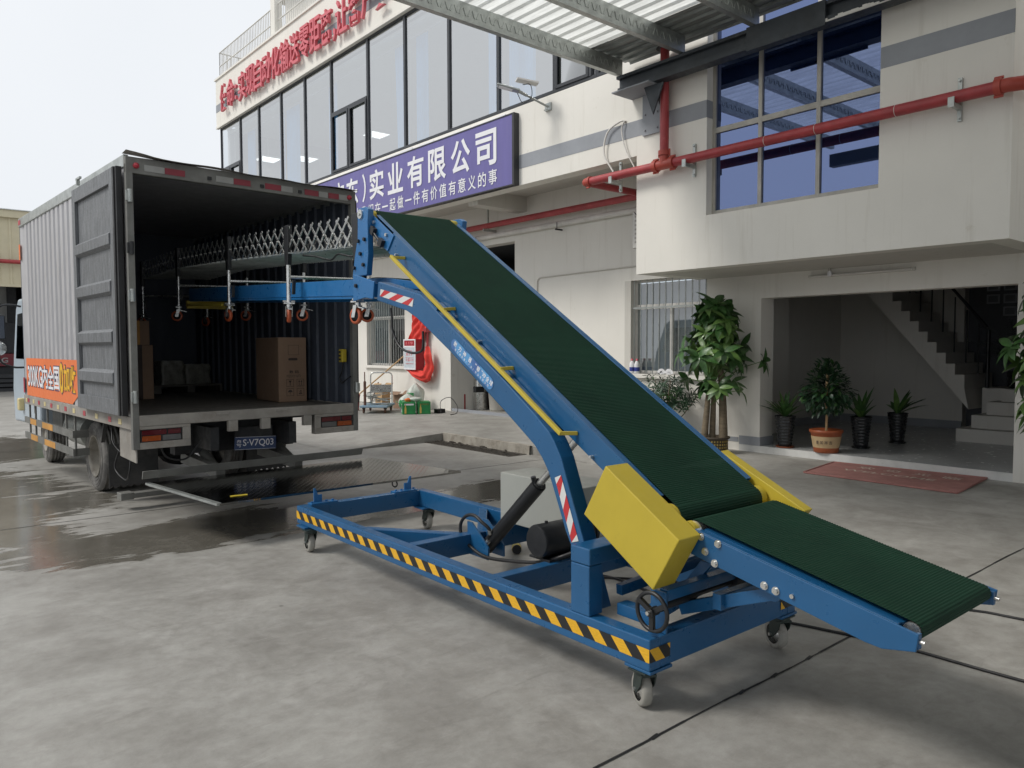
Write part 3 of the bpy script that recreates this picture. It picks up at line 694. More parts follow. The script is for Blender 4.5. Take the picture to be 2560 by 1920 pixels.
# ------------------------------------------------------------------ pipes, cables, small fittings on the facade
fp = thing('fire_pipe', 'red sprinkler pipe running across the blue window and under the overhang', 'pipe', (8.5, 6, 4.12))
fo_ = V((8.5, 6, 4.12))
def FP(mb, name, m, parent=fp):
    o = mb.build(name, m, parent)
    if parent is fp: o.location = -fo_
    return o
p = MB(); p.cyl((8.5, 2.62, 4.12), (8.5, 8.1, 4.12), .062, 20)
p.tube([(8.56, 8.22, 4.12), (9.9, 8.22, 4.12)], .055, 14); FP(p, 'main_pipe', 'red_pipe')
p = MB(); p.cyl((9.93, 8.1, 4.12), (9.93, 24, 4.12), .06, 16); FP(p, 'branch_pipe', 'red_pipe')
p = MB(); p.cyl((8.5, 6.71, 4.18), (8.5, 6.71, 5.95), .062, 20); FP(p, 'riser_pipe', 'red_pipe')
for c, d in (((8.5, 6.71, 4.12), (0, 1, 0)), ((8.5, 8.16, 4.12), (0, 1, 0)), ((8.5, 2.55, 4.12), (0, 1, 0))):
    c = V(c); p = MB()
    if c.y > 8: p.lathe([(.0, .09), (.05, .085), (.066, .05), (.068, -.05)], c, d, 18); p.cyl(c - V((0, .06, 0)), c - V((0, .02, 0)), .078, 18); p.cyl(c + V((-.02, -.05, -.09)), c + V((-.02, .02, -.09)), .013, 8)
    elif c.y > 5:
        p.cyl(c - V((0, .13, 0)), c + V((0, .13, 0)), .068, 20); p.cyl(c, c + V((0, 0, .14)), .068, 20)
        for q, dd in ((c + V((0, .13, 0)), V((0, .03, 0))), (c - V((0, .16, 0)), V((0, .03, 0))), (c + V((0, 0, .14)), V((0, 0, .03)))):
            p.cyl(q - dd * .6, q + dd * 1.6, .084, 20)
            s1 = dd.normalized().cross(V((1, 0, 0)))
            if s1.length > .1: p.cyl(q + s1.normalized() * .09 - dd, q + s1.normalized() * .09 + dd * 2, .014, 8); p.cyl(q - s1.normalized() * .09 - dd, q - s1.normalized() * .09 + dd * 2, .014, 8)
    else:
        p.tube([c + V((0, .08, 0)), c, c + V((.05, -.12, 0)), c + V((.2, -.2, 0)), c + V((.5, -.2, 0))], .068, 16); p.cyl(c + V((0, .05, 0)), c + V((0, .11, 0)), .085, 20)
        p.cyl(c + V((0, .04, .09)), c + V((0, .12, .09)), .014, 8); p.cyl(c + V((0, .04, -.09)), c + V((0, .12, -.09)), .014, 8)
    FP(p, 'coupling', 'red_joint')
for y in (7.62, 6.30, 3.02):
    p = MB(); p.box(8.62, 8.648, y - .02, y + .02, 3.90, 4.34); p.box(8.40, 8.62, y - .018, y + .018, 4.01, 4.055); p.box(8.39, 8.40, y - .03, y + .03, 4.0, 4.10)
    for z in (3.93, 4.31): p.cyl((8.60, y, z), (8.62, y, z), .012, 6)
    FP(p, 'bracket', 'galv')
for y in (4.5, 5.15, 3.6):
    p = MB(); p.torus((8.5, y, 4.12), (0, 1, 0), .063, .003, 20, 6); FP(p, 'wire_tie', 'pvc')
for y in (12.4, 18):
    p = MB(); p.box(9.80, 10.14, y, y + .03, 4.0, 4.05); p.box(9.915, 9.945, y, y + .03, 4.05, 4.6); FP(p, 'bracket', 'galv')
p = MB(); p.tube([(10.08, 8.4, 3.93), (10.08, 24, 3.93)], .055, 12)
pv = tag(p.build('drain_pipe', 'pvc'), 'white plastic pipe under the overhang below the red pipe', 'pipe')
for y in (10.4, 12.9):
    p = MB(); p.box(9.95, 10.13, y, y + .02, 3.80, 3.83); p.cyl((9.99, y + .01, 3.83), (9.99, y + .01, 3.95), .008, 6); p.build('pipe_bracket', 'black', pv)
cn = MB(); cn.tube([(10.13, 11.12, 1.0), (10.13, 11.12, 2.84)] + [V((10.13, 11.02, 2.86)) + V((0, .10 * math.cos(a), .10 * math.sin(a))) for a in (.3, .7, 1.1, 1.5)] + [(10.13, 8.3, 2.99), (10.13, 7.4, 2.99)], .011, 8)
tag(cn.build('conduit', 'soffit'), 'thin grey cable conduit bending along the plain wall above the barred window', 'conduit')
for pts, r, lb in ((((8.62, 7.76, 4.22), (8.60, 7.93, 4.52), (8.6, 7.86, 4.82), (8.61, 7.62, 4.93), (8.64, 7.54, 4.92)), .014, 'thick white cable loop left of its thinner twin on the grey stripe'),
                   (((8.62, 7.34, 4.20), (8.60, 7.50, 4.5), (8.6, 7.58, 4.78), (8.61, 7.55, 4.9), (8.64, 7.53, 4.93)), .010, 'thin white cable hanging right of the thicker loop, above the red pipe end')):
    c = MB(); c.tube(smooth_path(pts, 6), r, 8); tag(c.build('cable', 'pvc'), lb, 'cable', 'white cables on the facade')
ac = thing('air_conditioner', 'white outdoor air conditioner half hidden at the corner of the projecting block', 'air conditioner', (9.9, 7.95, 3.2))
c = MB(); c.box(-.2, .2, -.36, .36, .02, .62); c.build('casing', 'pvc', ac, bevel=.015)
c = MB()
for i in range(7): c.box(-.207, -.2, -.3, .3, .1 + .07 * i, .13 + .07 * i)
c.build('grille', 'frame_gy', ac); c = MB(); c.box(-.15, .24, -.3, -.26, -.05, .02); c.box(-.15, .24, .26, .3, -.05, .02); c.build('bracket', 'galv', ac)
c = MB(); c.tube(smooth_path([(-.21, .30, .6), (-.24, .16, .45), (-.23, .22, .3), (-.21, .05, .2)], 6), .008, 6); c.build('wire', 'black', ac)
# solar street lamp on its bracket
sl = thing('solar_street_lamp', 'grey solar street lamp on an arm in front of the office windows', 'street lamp', (8.65, 9.2, 5.53))
c = MB(); c.cyl((-.02, 0, 0), (-.40, .10, .13), .018, 10); c.cyl((-.40, .1, .13), (-.56, .145, .185), .025, 10); c.build('arm', 'galv', sl)
c = MB(); c.box(-.03, -.002, -.07, .07, -.06, .06); c.cyl((-.06, -.03, -.05), (-.06, .05, -.05), .012, 6); c.build('wall_plate', 'galv', sl)
hd_ = V((-.55, .14, .18)); dv = V((-.40, .30, .13)).normalized(); sd_ = V((.3, .9, 0)).normalized(); sd_ = (sd_ - dv * sd_.dot(dv)).normalized(); nn_ = dv.cross(sd_); nn_ = nn_ if nn_.z > 0 else -nn_
c = MB(); c.obox(hd_ + dv * .16, dv * .19, sd_ * .068, nn_ * .018); c.build('lamp_head', 'galv', sl, bevel=.02, seg=3)
c = MB(); c.obox(hd_ + dv * .20 - nn_ * .020, dv * .11, sd_ * .048, nn_ * .004); c.build('diffuser', 'white', sl)
c = MB(); c.obox(hd_ + V((.14, -.06, .16)), (.08, .12, .02), (-.14, .10, .03), V((0, 0, .012))); c.build('solar_panel', 'pvc', sl)
c = MB(); c.tube(smooth_path([hd_ + V((.1, 0, .12)), hd_ + V((.16, -.12, .1)), hd_ + V((.2, -.1, -.08)), hd_ + V((.12, .02, -.16)), hd_ + V((.03, .05, -.02))], 6), .006, 6); c.build('wire', 'black', sl)
# lamps in the stair entrance
c = thing('tube_light', 'long switched-off tube light along the beam over the stair entrance', 'lamp', (10.12, 4.7, 2.57))
k = MB(); k.cyl((-.03, -.66, 0), (-.03, .70, -.006), .016, 10); k.build('tube', 'pvc', c); k = MB(); k.box(-.02, .028, -.69, .73, -.02, .02); k.build('batten', 'soffit', c)
c = thing('light_bulb', 'white bulb in a socket above the stair entrance', 'lamp', (10.06, 5.1, 2.66))
k = MB(); k.cyl((0, 0, 0), (0, 0, -.035), .02, 12); k.build('socket', 'frame_gy', c); k = MB(); k.lathe([(.018, -.035), (.03, -.055), (.032, -.085), (.02, -.11), (0, -.117)], (0, 0, 0), (0, 0, 1), 14); k.build('bulb', 'white', c)
# certificates on the inner wall
for i in range(3):
    for j in range(3):
        y, z = 4.72 - .26 * i * 1.0 - .06, 2.41 + .22 * (1 - j)
        if i == 0 and j == 2: continue
        c = thing('framed_certificate', ['small framed certificate in the top row', 'small framed certificate in the middle row', 'small framed certificate in the bottom row'][j] + ' on the dark stair wall, ' + ['left column', 'middle column', 'right column'][i], 'picture', (15.08, y, z), 0, 'framed certificates on the stair wall')
        k = MB(); k.box(-.01, .01, -.10, .10, -.08, .08); k.build('frame', 'stripe', c); k = MB(); k.box(-.014, -.011, -.075, .075, -.055, .055); k.build('print', 'navy_pic', c)
# ================================================================== CANOPY over the yard
cp = thing('canopy', 'steel canopy roof over the yard with dark beam, lattice purlins and translucent sheets', 'canopy', (8.4, 0, 5.2))
co_ = V((8.4, 0, 5.2))
def CP(mb, name, m, **k): o = mb.build(name, m, cp, **k); o.location = -co_; return o
YE, XL_ = 7.42, 2.9
k = MB(); k.box(8.30, 8.47, -9, 7.42, 5.22, 5.26); k.box(8.37, 8.40, -9, 7.42, 5.26, 5.42); k.box(8.30, 8.47, -9, 7.42, 5.42, 5.46); k.box(8.28, 8.305, 4.3, 5.3, 5.19, 5.47)
k.box(8.305, 8.37, -9, 7.40, 5.262, 5.29)
CP(k, 'main_beam', 'beam_dk')
k = MB(); random.seed(12)
y = 4.35
while y > 3.2:
    d = random.uniform(.03, .12); k.box(8.285, 8.30, y - d, y, 5.222, 5.222 + random.uniform(.01, .05)); y -= d
CP(k, 'peeling_paint', 'pvc')
k = MB(); k.box(XL_, XL_ + .17, -9, 7.42, 5.12, 5.36); CP(k, 'side_beam', 'beam_dk')
i = 0
yp = 7.36
while yp > -9:
    k = MB(); zb = 5.475
    k.box(XL_ + .1, 8.36, yp - .004, yp, zb, zb + .22); k.box(XL_ + .1, 8.36, yp, yp + .075, zb, zb + .005); k.box(XL_ + .1, 8.36, yp, yp + .075, zb + .215, zb + .22); k.box(XL_ + .1, 8.36, yp + .071, yp + .075, zb + .005, zb + .03)
    if yp > 3:
        x = 3.1; sgn = 1
        while x < 8.3:
            k.obox((x, yp - .007, zb + .105), (.016 * sgn, 0, .040), (.007, 0, -.002), (0, .004, 0)); x += .066; sgn = -sgn
    CP(k, 'purlin', 'galv'); yp -= 1.09
def sheets(x0, x1, name, m, z0, y0=-9, y1=YE):
    k = MB(); per = .19; n = max(2, int(round((x1 - x0) / per))); vs = []
    for i in range(n):
        a = x0 + (x1 - x0) * i / n; b = x0 + (x1 - x0) * (i + 1) / n; d = b - a
        for u, h in ((0, 0), (.38, 0), (.48, .03), (.9, .03)): vs.append((a + d * u, z0 + h))
    vs.append((x1, z0))
    for (xa, za), (xb, zb_) in zip(vs[:-1], vs[1:]): k.quad((xa, y0, za), (xb, y0, zb_), (xb, y1, zb_), (xa, y1, za))
    return CP(k, name, m, recalc=False)
ZR = 5.70
sheets(7.72, 8.6, 'roof_sheet', 'roof_metal', ZR); sheets(XL_, 7.72, 'skylight_sheet', 'skylight', ZR + .004, 1.9); sheets(XL_, 7.72, 'roof_sheet', 'roof_metal', ZR + .002, -9, 1.9)
sheets(-6, XL_, 'roof_sheet', 'roof_metal', ZR + .003, -9, 1.9)  # unseen opaque roof over the camera, added to darken the foreground
k = MB(); k.prism([(6.96, 5.2), (6.62, 5.2), (6.80, 4.80)], 'x', 8.36, 8.38); k.prism([(8.36, 5.2), (8.615, 5.2), (8.615, 4.82)], 'y', 6.78, 6.81); CP(k, 'gusset', 'beam_dk')
k = MB(); k.box(8.62, 8.645, 6.88, 7.20, 4.63, 5.6); k.box(8.2, 8.645, 6.75, 7.42, 5.20, 5.218)
for y, z in ((7.15, 4.7), (6.93, 4.7), (7.15, 4.92), (6.93, 4.92)): k.cyl((8.60, y, z), (8.645, y, z), .014, 6)
CP(k, 'wall_plate', 'stripe')
k = MB(); k.cyl((8.5, 6.71, ZR - .004), (8.5, 6.71, ZR + .004), .12, 24); CP(k, 'pipe_hole', 'black')
for x, y in ((XL_ + .08, -6), (XL_ + .08, -8.8)):
    k = MB(); k.box(x - .09, x + .09, y - .09, y + .09, 0, 5.12); CP(k, 'post', 'beam_dk')

# ================================================================== BELT CONVEYOR (hero)
CONV = (2.507, 2.04, 0); CA = rad(-.9)
cv = thing('belt_conveyor', 'blue mobile loading conveyor with green ribbed belt climbing to the open truck', 'conveyor', CONV, CA)
def C(mb, name, m, parent=None, **k): return mb.build(name, m, parent or cv, **k)
Wd = 1.175
f = MB()
f.box(0, .075, 0, 3.63, .20, .34); f.box(1.10, Wd, 0, 3.60, .20, .34)
f.box(.075, 1.10, .002, .08, .20, .339); f.box(.075, 1.10, 3.545, 3.628, .202, .339)
f.box(.075, 1.10, 1.99, 2.07, .204, .338); f.box(.075, 1.10, 1.11, 1.19, .204, .338)
f.bar((.10, 2.62, .27), (.52, 2.08, .27), .07, .13, (0, 0, 1)) if False else None
for a, b in (((.072, 2.64, .27), (.50, 2.06, .27)), ((1.103, 2.62, .27), (.66, 2.06, .27))):
    f.bar(a, b, .128, .065, (0, 0, 1))
fr = C(f, 'base_frame', 'blue', bevel=.006)
p = MB()
for x, y in ((.075, .07), (.045, 3.50), (1.13, 3.50), (1.11, .07)): p.box(x - .075, x + .075, y - .075, y + .075, .186, .20)
C(p, 'caster_plate', 'blue', bevel=.003)
# posts, cross tube, gussets
for x in (0.0, 1.085):
    p = MB(); p.box(x, x + .09, .363, .486, .341, .578); C(p, 'post', 'blue', bevel=.005)
p = MB(); p.box(0, Wd, .361, .488, .580, .660); C(p, 'cross_tube', 'blue', bevel=.006)
p = MB(); p.prism([(.09, .578), (.09, .342), (.19, .342), (.11, .578)], 'y', .40, .44); p.prism([(1.085, .578), (1.085, .342), (.985, .342), (1.065, .578)], 'y', .40, .44); C(p, 'gusset', 'blue', bevel=.002)
# hazard tape
def hazard(mb, fn, L, h, per, lean, off=0):
    n = int(L / per) + 3; hp = per / 2
    def clip(poly):
        out = []
        for (lim, keep) in ((0, 1), (L, -1)):
            out = []
            for i in range(len(poly)):
                a, b = poly[i], poly[(i + 1) % len(poly)]
                ia, ib = (a[0] - lim) * keep >= 0, (b[0] - lim) * keep >= 0
                if ia: out.append(a)
                if ia != ib:
                    t = (lim - a[0]) / (b[0] - a[0]); out.append((lim, a[1] + (b[1] - a[1]) * t))
            poly = out
            if not poly: return []
        return poly
    for i in range(-2, n * 2):
        u = off + i * hp; q = clip([(u, 0), (u + hp, 0), (u + hp - lean, h), (u - lean, h)])
        if len(q) >= 3: mb.add([fn(a, b) for a, b in q], [list(range(len(q)))], i % 2)
t = MB(); hazard(t, lambda u, w: (-.0025, 3.63 - u, .240 + w), 3.63, .060, .150, .055, .01); C(t, 'hazard_tape', ['tape_y', 'tape_k'], recalc=False)
t = MB(); hazard(t, lambda u, w: (u, -.0025, .240 + w), .135, .060, .12, .045, -.02); C(t, 'hazard_tape', ['tape_k', 'tape_y'], recalc=False)
t = MB(); hazard(t, lambda u, w: (1.03 + u, -.0025, .240 + w), .145, .060, .15, .055, .04); C(t, 'hazard_tape', ['tape_k', 'tape_y'], recalc=False)
# lifting brackets on the rear beam
for sx in (1, -1):
    X = (lambda x: x) if sx > 0 else (lambda x: Wd - x)
    p = MB(); a, b = sorted((X(.09), X(.32))); p.box(a, b, 3.55, 3.625, .3405, .352)
    p.prism([(X(u), z) for u, z in ((.13, .352), (.13, .465), (.146, .465), (.165, .41), (.20, .41), (.20, .352))], 'y', 3.59, 3.603)
    for u in (.11, .235, .29): p.cyl((X(u), 3.585, .352), (X(u), 3.585, .364), .012, 6)
    C(p, 'lift_bracket', 'blue_lt', bevel=.0015)
# casters
def caster(x, y, swivel, brake=True):
    f = MB(); ca, sa = math.cos(swivel), math.sin(swivel)
    def R(u, v, z): return V((x + u * ca - v * sa, y + u * sa + v * ca, z))
    f.box(x - .06, x + .06, y - .05, y + .05, .178, .186)
    f.cyl((x, y, .160), (x, y, .178), .048, 20)
    for s in (-1, 1):
        q = [R(s * .036, v, z) for v, z in ((-.045, .165), (.04, .165), (.055, .10), (.05, .062), (.022, .062), (-.03, .12))]
        q2 = [R(s * .030, v, z) for v, z in ((-.045, .165), (.04, .165), (.055, .10), (.05, .062), (.022, .062), (-.03, .12))]
        n = len(q); f.add(q + q2, [list(range(n)), list(range(n, 2 * n))[::-1]] + [(i, (i + 1) % n, n + (i + 1) % n, n + i) for i in range(n)])
    f.add([R(u, v, z) for u in (-.036, .036) for v in (-.045, .045) for z in (.156, .168)], [(0, 1, 3, 2), (4, 6, 7, 5), (0, 4, 5, 1), (2, 3, 7, 6), (0, 2, 6, 4), (1, 5, 7, 3)])
    if brake: f.add([R(u, v, z) for u in (-.02, .02) for v in (-.10, -.04) for z in (.10, .112)], [(0, 1, 3, 2), (4, 6, 7, 5), (0, 4, 5, 1), (2, 3, 7, 6), (0, 2, 6, 4), (1, 5, 7, 3)])
    o = C(f, 'caster', 'fork', bevel=.002)
    ax = R(1, 0, 0) - R(0, 0, 0); c0 = R(0, .035, .077)
    w = MB(); w.lathe([(.052, -.024), (.066, -.024), (.075, -.018), (.077, -.006), (.077, .006), (.075, .018), (.066, .024), (.052, .024)], c0, ax, 28); w.build('wheel', 'wheel_gy', o)
    h = MB(); h.lathe([(0, -.021), (.018, -.026), (.02, -.018), (.053, -.016), (.053, .016), (.02, .018), (.018, .026), (0, .021)], c0, ax, 24); h.cyl(c0 - ax.normalized() * .046, c0 + ax.normalized() * .046, .009, 8); h.build('hub', 'steel', o)
caster(.055, .07, rad(-27), False); caster(.02, 3.42, rad(-6), False); caster(1.14, 3.46, rad(-8), False); caster(1.10, .04, rad(-22), False)
# bent arms
LOW = [(.585, .575), (.644, .676), (.770, .956), (.82, 1.025), (.877, 1.083), (.972, 1.147), (1.141, 1.258), (1.649, 1.576), (2.007, 1.782), (2.131, 1.835), (2.513, 1.92)]
UPP = [(2.493, 2.047), (1.963, 1.931), (1.855, 1.867), (1.746, 1.795), (1.119, 1.411), (.87, 1.245), (.765, 1.165), (.726, 1.119), (.677, 1.042), (.588, .821), (.485, .575)]
for xa in (.115, .965):
    a = MB(); a.prism(LOW + UPP, 'x', xa, xa + .095); a.cyl((xa + .02, .535, .60), (xa + .075, .535, .60), .05, 16)
    C(a, 'arm', 'blue', bevel=.006)
a = MB(); a.box(.211, .964, .92, 1.06, 1.13, 1.20); a.box(.211, .964, 1.52, 1.60, 1.51, 1.57); a.box(.211, .964, 2.12, 2.19, 1.87, 1.93)
a.prism([(.70, 1.10), (1.00, 1.30), (1.10, 1.34), (.98, 1.12), (.80, .98)], 'x', .20, .206) if False else None
C(a, 'arm_cross_member', 'blue', bevel=.004)
a = MB(); a.bar((.1625, 1.862, 1.874), (.1625, 1.785, 1.828), .090, .012); C(a, 'arm_seam_plate', 'blue', bevel=.001)
# red and white tape, sticker
def para_tape(mb, A, B, Cc, D, n, x, lean=.35):
    A, B, Cc, D = [V((0, *p)) for p in (A, B, Cc, D)]      # A-B top edge, D-C bottom edge
    for i in range(-1, n + 1):
        def pt(u, t):
            u = min(1, max(0, u)); a = A.lerp(B, u); b = D.lerp(Cc, u); q = a.lerp(b, t); return (x, q.y, q.z)
        u0, u1 = i / n, (i + 1) / n; l = lean / n
        mb.quad(pt(u0 + l, 0), pt(u1 + l, 0), pt(u1 - l, 1), pt(u0 - l, 1), i % 2)
t = MB(); para_tape(t, (2.455, 1.994), (2.040, 1.907), (2.054, 1.857), (2.466, 1.947), 5, .1125, .6); C(t, 'warning_tape', ['tape_r', 'tape_w'], recalc=False)
t = MB(); para_tape(t, (.720, .936), (.597, .628), (.548, .644), (.674, .955), 5, .1125, .5); C(t, 'warning_tape', ['tape_r', 'tape_w'], recalc=False)
A0, D0 = V((.1125, 1.622, 1.632)), V((0, -.412, -.265)); L0 = D0.length; D0.normalize(); N0 = V((0, .54, -.84)); N0 = D0.cross(V((1, 0, 0))); N0 = N0 if N0.z > 0 else -N0
s_ = MB(); pts = []
hh = .034; LL = L0 - .02
for i in range(13): an = PI / 2 + PI * i / 12; pts.append(A0 + D0 * (hh + hh * math.cos(an)) + N0 * hh * math.sin(an))
for i in range(13): an = -PI / 2 + PI * i / 12; pts.append(A0 + D0 * (LL - hh + hh * math.cos(an)) + N0 * hh * math.sin(an))
s_.add(pts, [list(range(len(pts)))]); st_o = C(s_, 'sticker', 'pill', recalc=False)
t = MB()
for i, ch in enumerate('耐力神器辊动全球'):
    u = (.030, .085, .140, .205, .300, .365, .405, .443)[i]; t.text(ch, A0 + D0 * (u * .98 - .002) - N0 * .006 + V((-.0006, 0, 0)), D0, N0, .030, .031, .0003, .015)
for ch, u in (('“', .268), ('”', .338)): t.text(ch, A0 + D0 * u + N0 * .016 + V((-.0006, 0, 0)), D0, N0, .014, .009, .0003, .02)
for i, ch in enumerate('耐力神机器(广东)实业有限公司'): t.text(ch, A0 + D0 * (.055 + .0262 * i) - N0 * .026 + V((-.0006, 0, 0)), D0, N0, .013 if ch not in '()' else .005, .014, .0003, .01)
t.build('lettering', 'white', st_o, recalc=False)
# brackets carrying belt head and roller conveyor
P2 = [(2.825, 2.120), (2.750, 2.104), (2.520, 2.048), (2.543, 1.931), (2.649, 1.946), (2.825, 1.929)]
P1 = [(2.851, 2.580), (2.828, 2.594), (2.736, 2.592), (2.694, 2.570), (2.708, 2.479), (2.704, 2.256), (2.730, 2.112), (2.940, 2.112), (2.904, 2.254), (2.857, 2.384)]
for s in (1, -1):
    X = lambda a, b: sorted((a, b)) if s > 0 else sorted((Wd - a, Wd - b))
    b = MB(); b.prism(P2, 'x', *X(.100, .113)); b.box(*X(.1135, .2125), 2.55, 2.80, 1.945, 2.04); C(b, 'end_bracket', 'blue_lt', bevel=.003)
    b = MB(); b.prism(P1, 'x', *X(.158, .2025)); C(b, 'head_plate', 'blue_lt', bevel=.004)
    n = MB()
    xo = .158 if s > 0 else Wd - .158; dx = -.016 * s
    for y, z, xx in [(2.835, 2.361, 0), (2.745, 2.364, 0), (2.806, 2.268, 0), (2.765, 2.187, 0), (2.90, 2.175, 0), (2.768, 2.035, -.058)]:
        n.cyl((xo + xx * s, y, z), (xo + dx + xx * s, y, z), .014, 6)
    C(n, 'bolt', 'black')
    n = MB(); n.cyl((xo, 2.803, 2.548), (xo + dx * .7, 2.803, 2.548), .033, 20); n.cyl((xo + dx * .7, 2.803, 2.548), (xo + dx * 1.2, 2.803, 2.548), .011, 6); C(n, 'washer', 'steel')
# --- upper belt bed
SL = .6325; cs = 1 / math.sqrt(1 + SL * SL); sn = SL * cs
def topz(y): return .91 + SL * (y - .124)
for s in (1, -1):
    X = lambda a, b: sorted((a, b)) if s > 0 else sorted((Wd - a, Wd - b))
    p = MB()
    p.prism([(.135, topz(.135)), (2.45, topz(2.45)), (2.525, topz(2.45) - .125), (.215, topz(.215) - .14)], 'x', *X(.213, .224))
    p.prism([(.135, topz(.135)), (2.70, topz(2.70)), (2.703, topz(2.70) - .005), (.138, topz(.135) - .005)], 'x', *X(.2245, .256))
    p.prism([(.215, topz(.215) - .135), (2.50, topz(2.50) - .135), (2.503, topz(2.50) - .141), (.218, topz(.215) - .141)], 'x', *X(.2245, .256))
    C(p, 'bed_side', 'blue', bevel=.002)
    p = MB(); p.prism([(2.74, 2.553), (2.43, 2.357), (2.515, 2.262), (2.60, 2.31), (2.648, 2.339), (2.70, 2.41), (2.79, 2.47), (2.80, 2.53)], 'x', *X(.203, .2128)); C(p, 'tension_plate', 'blue_lt', bevel=.002)
    xo = .203 if s > 0 else Wd - .203; dx = -.014 * s
    n = MB()
    for y, z in ((2.687, 2.481), (2.740, 2.415), (2.519, 2.373), (2.570, 2.299)): n.cyl((xo, y, z), (xo + dx, y, z), .013, 6)
    for y, z in ((1.463, 1.633), (.548, 1.053), (2.392, 2.225)): n.cyl((xo + .01 * s, y, z), (xo + dx, y, z), .008, 6)
    C(n, 'bolt', 'steel')
    n = MB(); n.cyl((xo - .02 * s, 2.74, 2.47), (xo - .02 * s, 2.58, 2.33), .008, 8)
    n.obox((xo - .018 * s, 2.57, 2.325), (.014, 0, 0), (0, .022, .014), (0, -.014, .022)); n.obox((xo - .018 * s, 2.68, 2.42), (.014, 0, 0), (0, .022, .014), (0, -.014, .022)); C(n, 'tension_screw', 'black')
    n = MB(); n.cyl((xo + .001 * s, 2.80, 2.533), (xo + .0585 * s, 2.80, 2.533), .051, 24); C(n, 'roller_cap', 'yellow')
def belt_loop(x0, x1, c0, r0, c1, r1, name, per=.0125, amp=.0019):
    """closed ribbed belt around two rollers: tail c0 (low), head c1"""
    c0, c1 = V((0, *c0)), V((0, *c1)); d = (c1 - c0); Ln = d.length; d.normalize(); n = V((0, -d.z, d.y)); n = n if n.z > 0 else -n
    pts = []
    def seg(a, b, nn):
        k = int((b - a).length / (per / 4))
        for i in range(k): pts.append((a.lerp(b, i / k), nn))
    seg(c0 + n * r0, c1 + n * r1, n)
    k = 26
    for i in range(k):
        a = PI / 2 - PI * i / k; nn = d * math.cos(a) + n * math.sin(a); pts.append((c1 + nn * r1, nn))
    for a, b, nn in ((c1 - n * r1, c0 - n * r0, -n),):
        for i in range(8): pts.append((a.lerp(b, i / 8), nn))
    k = 48
    for i in range(k):
        a = -PI / 2 - PI * i / k; nn = d * math.cos(a) + n * math.sin(a); pts.append((c0 + nn * r0, nn))
    mb = MB(); vs = []; L = 0; prev = None
    for p, nn in pts:
        if prev is not None: L += (p - prev).length
        prev = p; h = amp if (L / per) % 1 < .5 else 0
        q = p + nn * h; vs += [V((x0, q.y, q.z)), V((x1, q.y, q.z))]
    m = len(pts); mb.add(vs, [(2 * i, 2 * i + 1, 2 * ((i + 1) % m) + 1, 2 * ((i + 1) % m)) for i in range(m)])
    return C(mb, name, 'belt', recalc=False)
belt_loop(.262, .913, (.100, .822), .0605, (2.80, 2.533), .052, 'belt')
for x0, x1 in ((.216, .2615), (.9135, .959)):
    p = MB(); p.cyl((x0, .100, .822), (x1, .100, .822), .060, 26); C(p, 'roller_cap', 'yellow')
for y, z, r in ((.1, .822, .057), (2.80, 2.533, .049)):
    p = MB(); p.cyl((.23, y, z), (.945, y, z), r, 24); C(p, 'roller', 'steel')
p = MB(); p.prism([(.25, topz(.25) - .012), (2.66, topz(2.66) - .012), (2.67, topz(2.66) - .022), (.26, topz(.25) - .022)], 'x', .257, .918); C(p, 'bed_plate', 'blue', bevel=0)
# --- lower infeed bed
def lz(y): return .807 - .2125 * (-.072 - y)
LP = [(-.058, .800), (-1.004, .610), (-.995, .546), (-.88, .523), (-.818, .529), (-.048, .690)]
for s in (1, -1):
    X = lambda a, b: sorted((a, b)) if s > 0 else sorted((Wd - a, Wd - b))
    p = MB(); p.prism(LP, 'x', *X(.213, .224)); p.prism([(-.06, .8005), (-.93, .626), (-.931, .6205), (-.06, .795)], 'x', *X(.2245, .256)); p.box(*X(.2245, .25), -1.000, -.985, .552, .606)
    C(p, 'infeed_side', 'blue', bevel=.004)
    xo = .213 if s > 0 else Wd - .213; dx = -.013 * s
    n = MB()
    for y, z in ((-.104, .776), (-.191, .762), (-.127, .716), (-.176, .675), (-.413, .637), (-.464, .628)): n.cyl((xo, y, z), (xo + dx * .3, y, z), .017, 16); n.cyl((xo, y, z), (xo + dx, y, z), .0125, 6)
    n.cyl((xo, -.535, .625), (xo + dx * .7, -.535, .625), .009, 10); n.cyl((X(.23, .24)[0] + .003, -1.0, .58), (X(.23, .24)[0] + .003, -1.018, .578), .009, 6); C(n, 'bolt', 'steel')
belt_loop(.262, .913, (-.962, .600), .033, (-.035, .783), .047, 'infeed_belt')
for y, z, r in ((-.962, .600, .031), (-.035, .783, .044)):
    p = MB(); p.cyl((.256, y, z), (.919, y, z), r, 24); C(p, 'roller', 'steel')
for x0, x1 in ((.2265, .2615), (.9135, .949)):
    p = MB(); p.cyl((x0, -.02, .775), (x1, -.02, .775), .050, 22); C(p, 'roller_cap', 'yellow')
p = MB(); p.prism([(-.09, lz(-.09) - .004), (-.93, lz(-.93) - .003), (-.93, lz(-.93) - .014), (-.09, lz(-.09) - .014)], 'x', .257, .918); C(p, 'bed_plate', 'blue')
# chain guards
GP = [(.452, .803), (.312, 1.052), (-.112, .787), (.028, .540)]
g = MB(); g.prism(GP, 'x', .052, .2025); C(g, 'chain_guard', 'yellow', bevel=.005, seg=3)
g = MB(); g.prism([(.336, 1.035), (.29, .99), (.25, .85), (.10, .62), (.03, .545), (-.16, .79)], 'x', .9735, 1.045); C(g, 'chain_guard', 'yellow', bevel=.004)
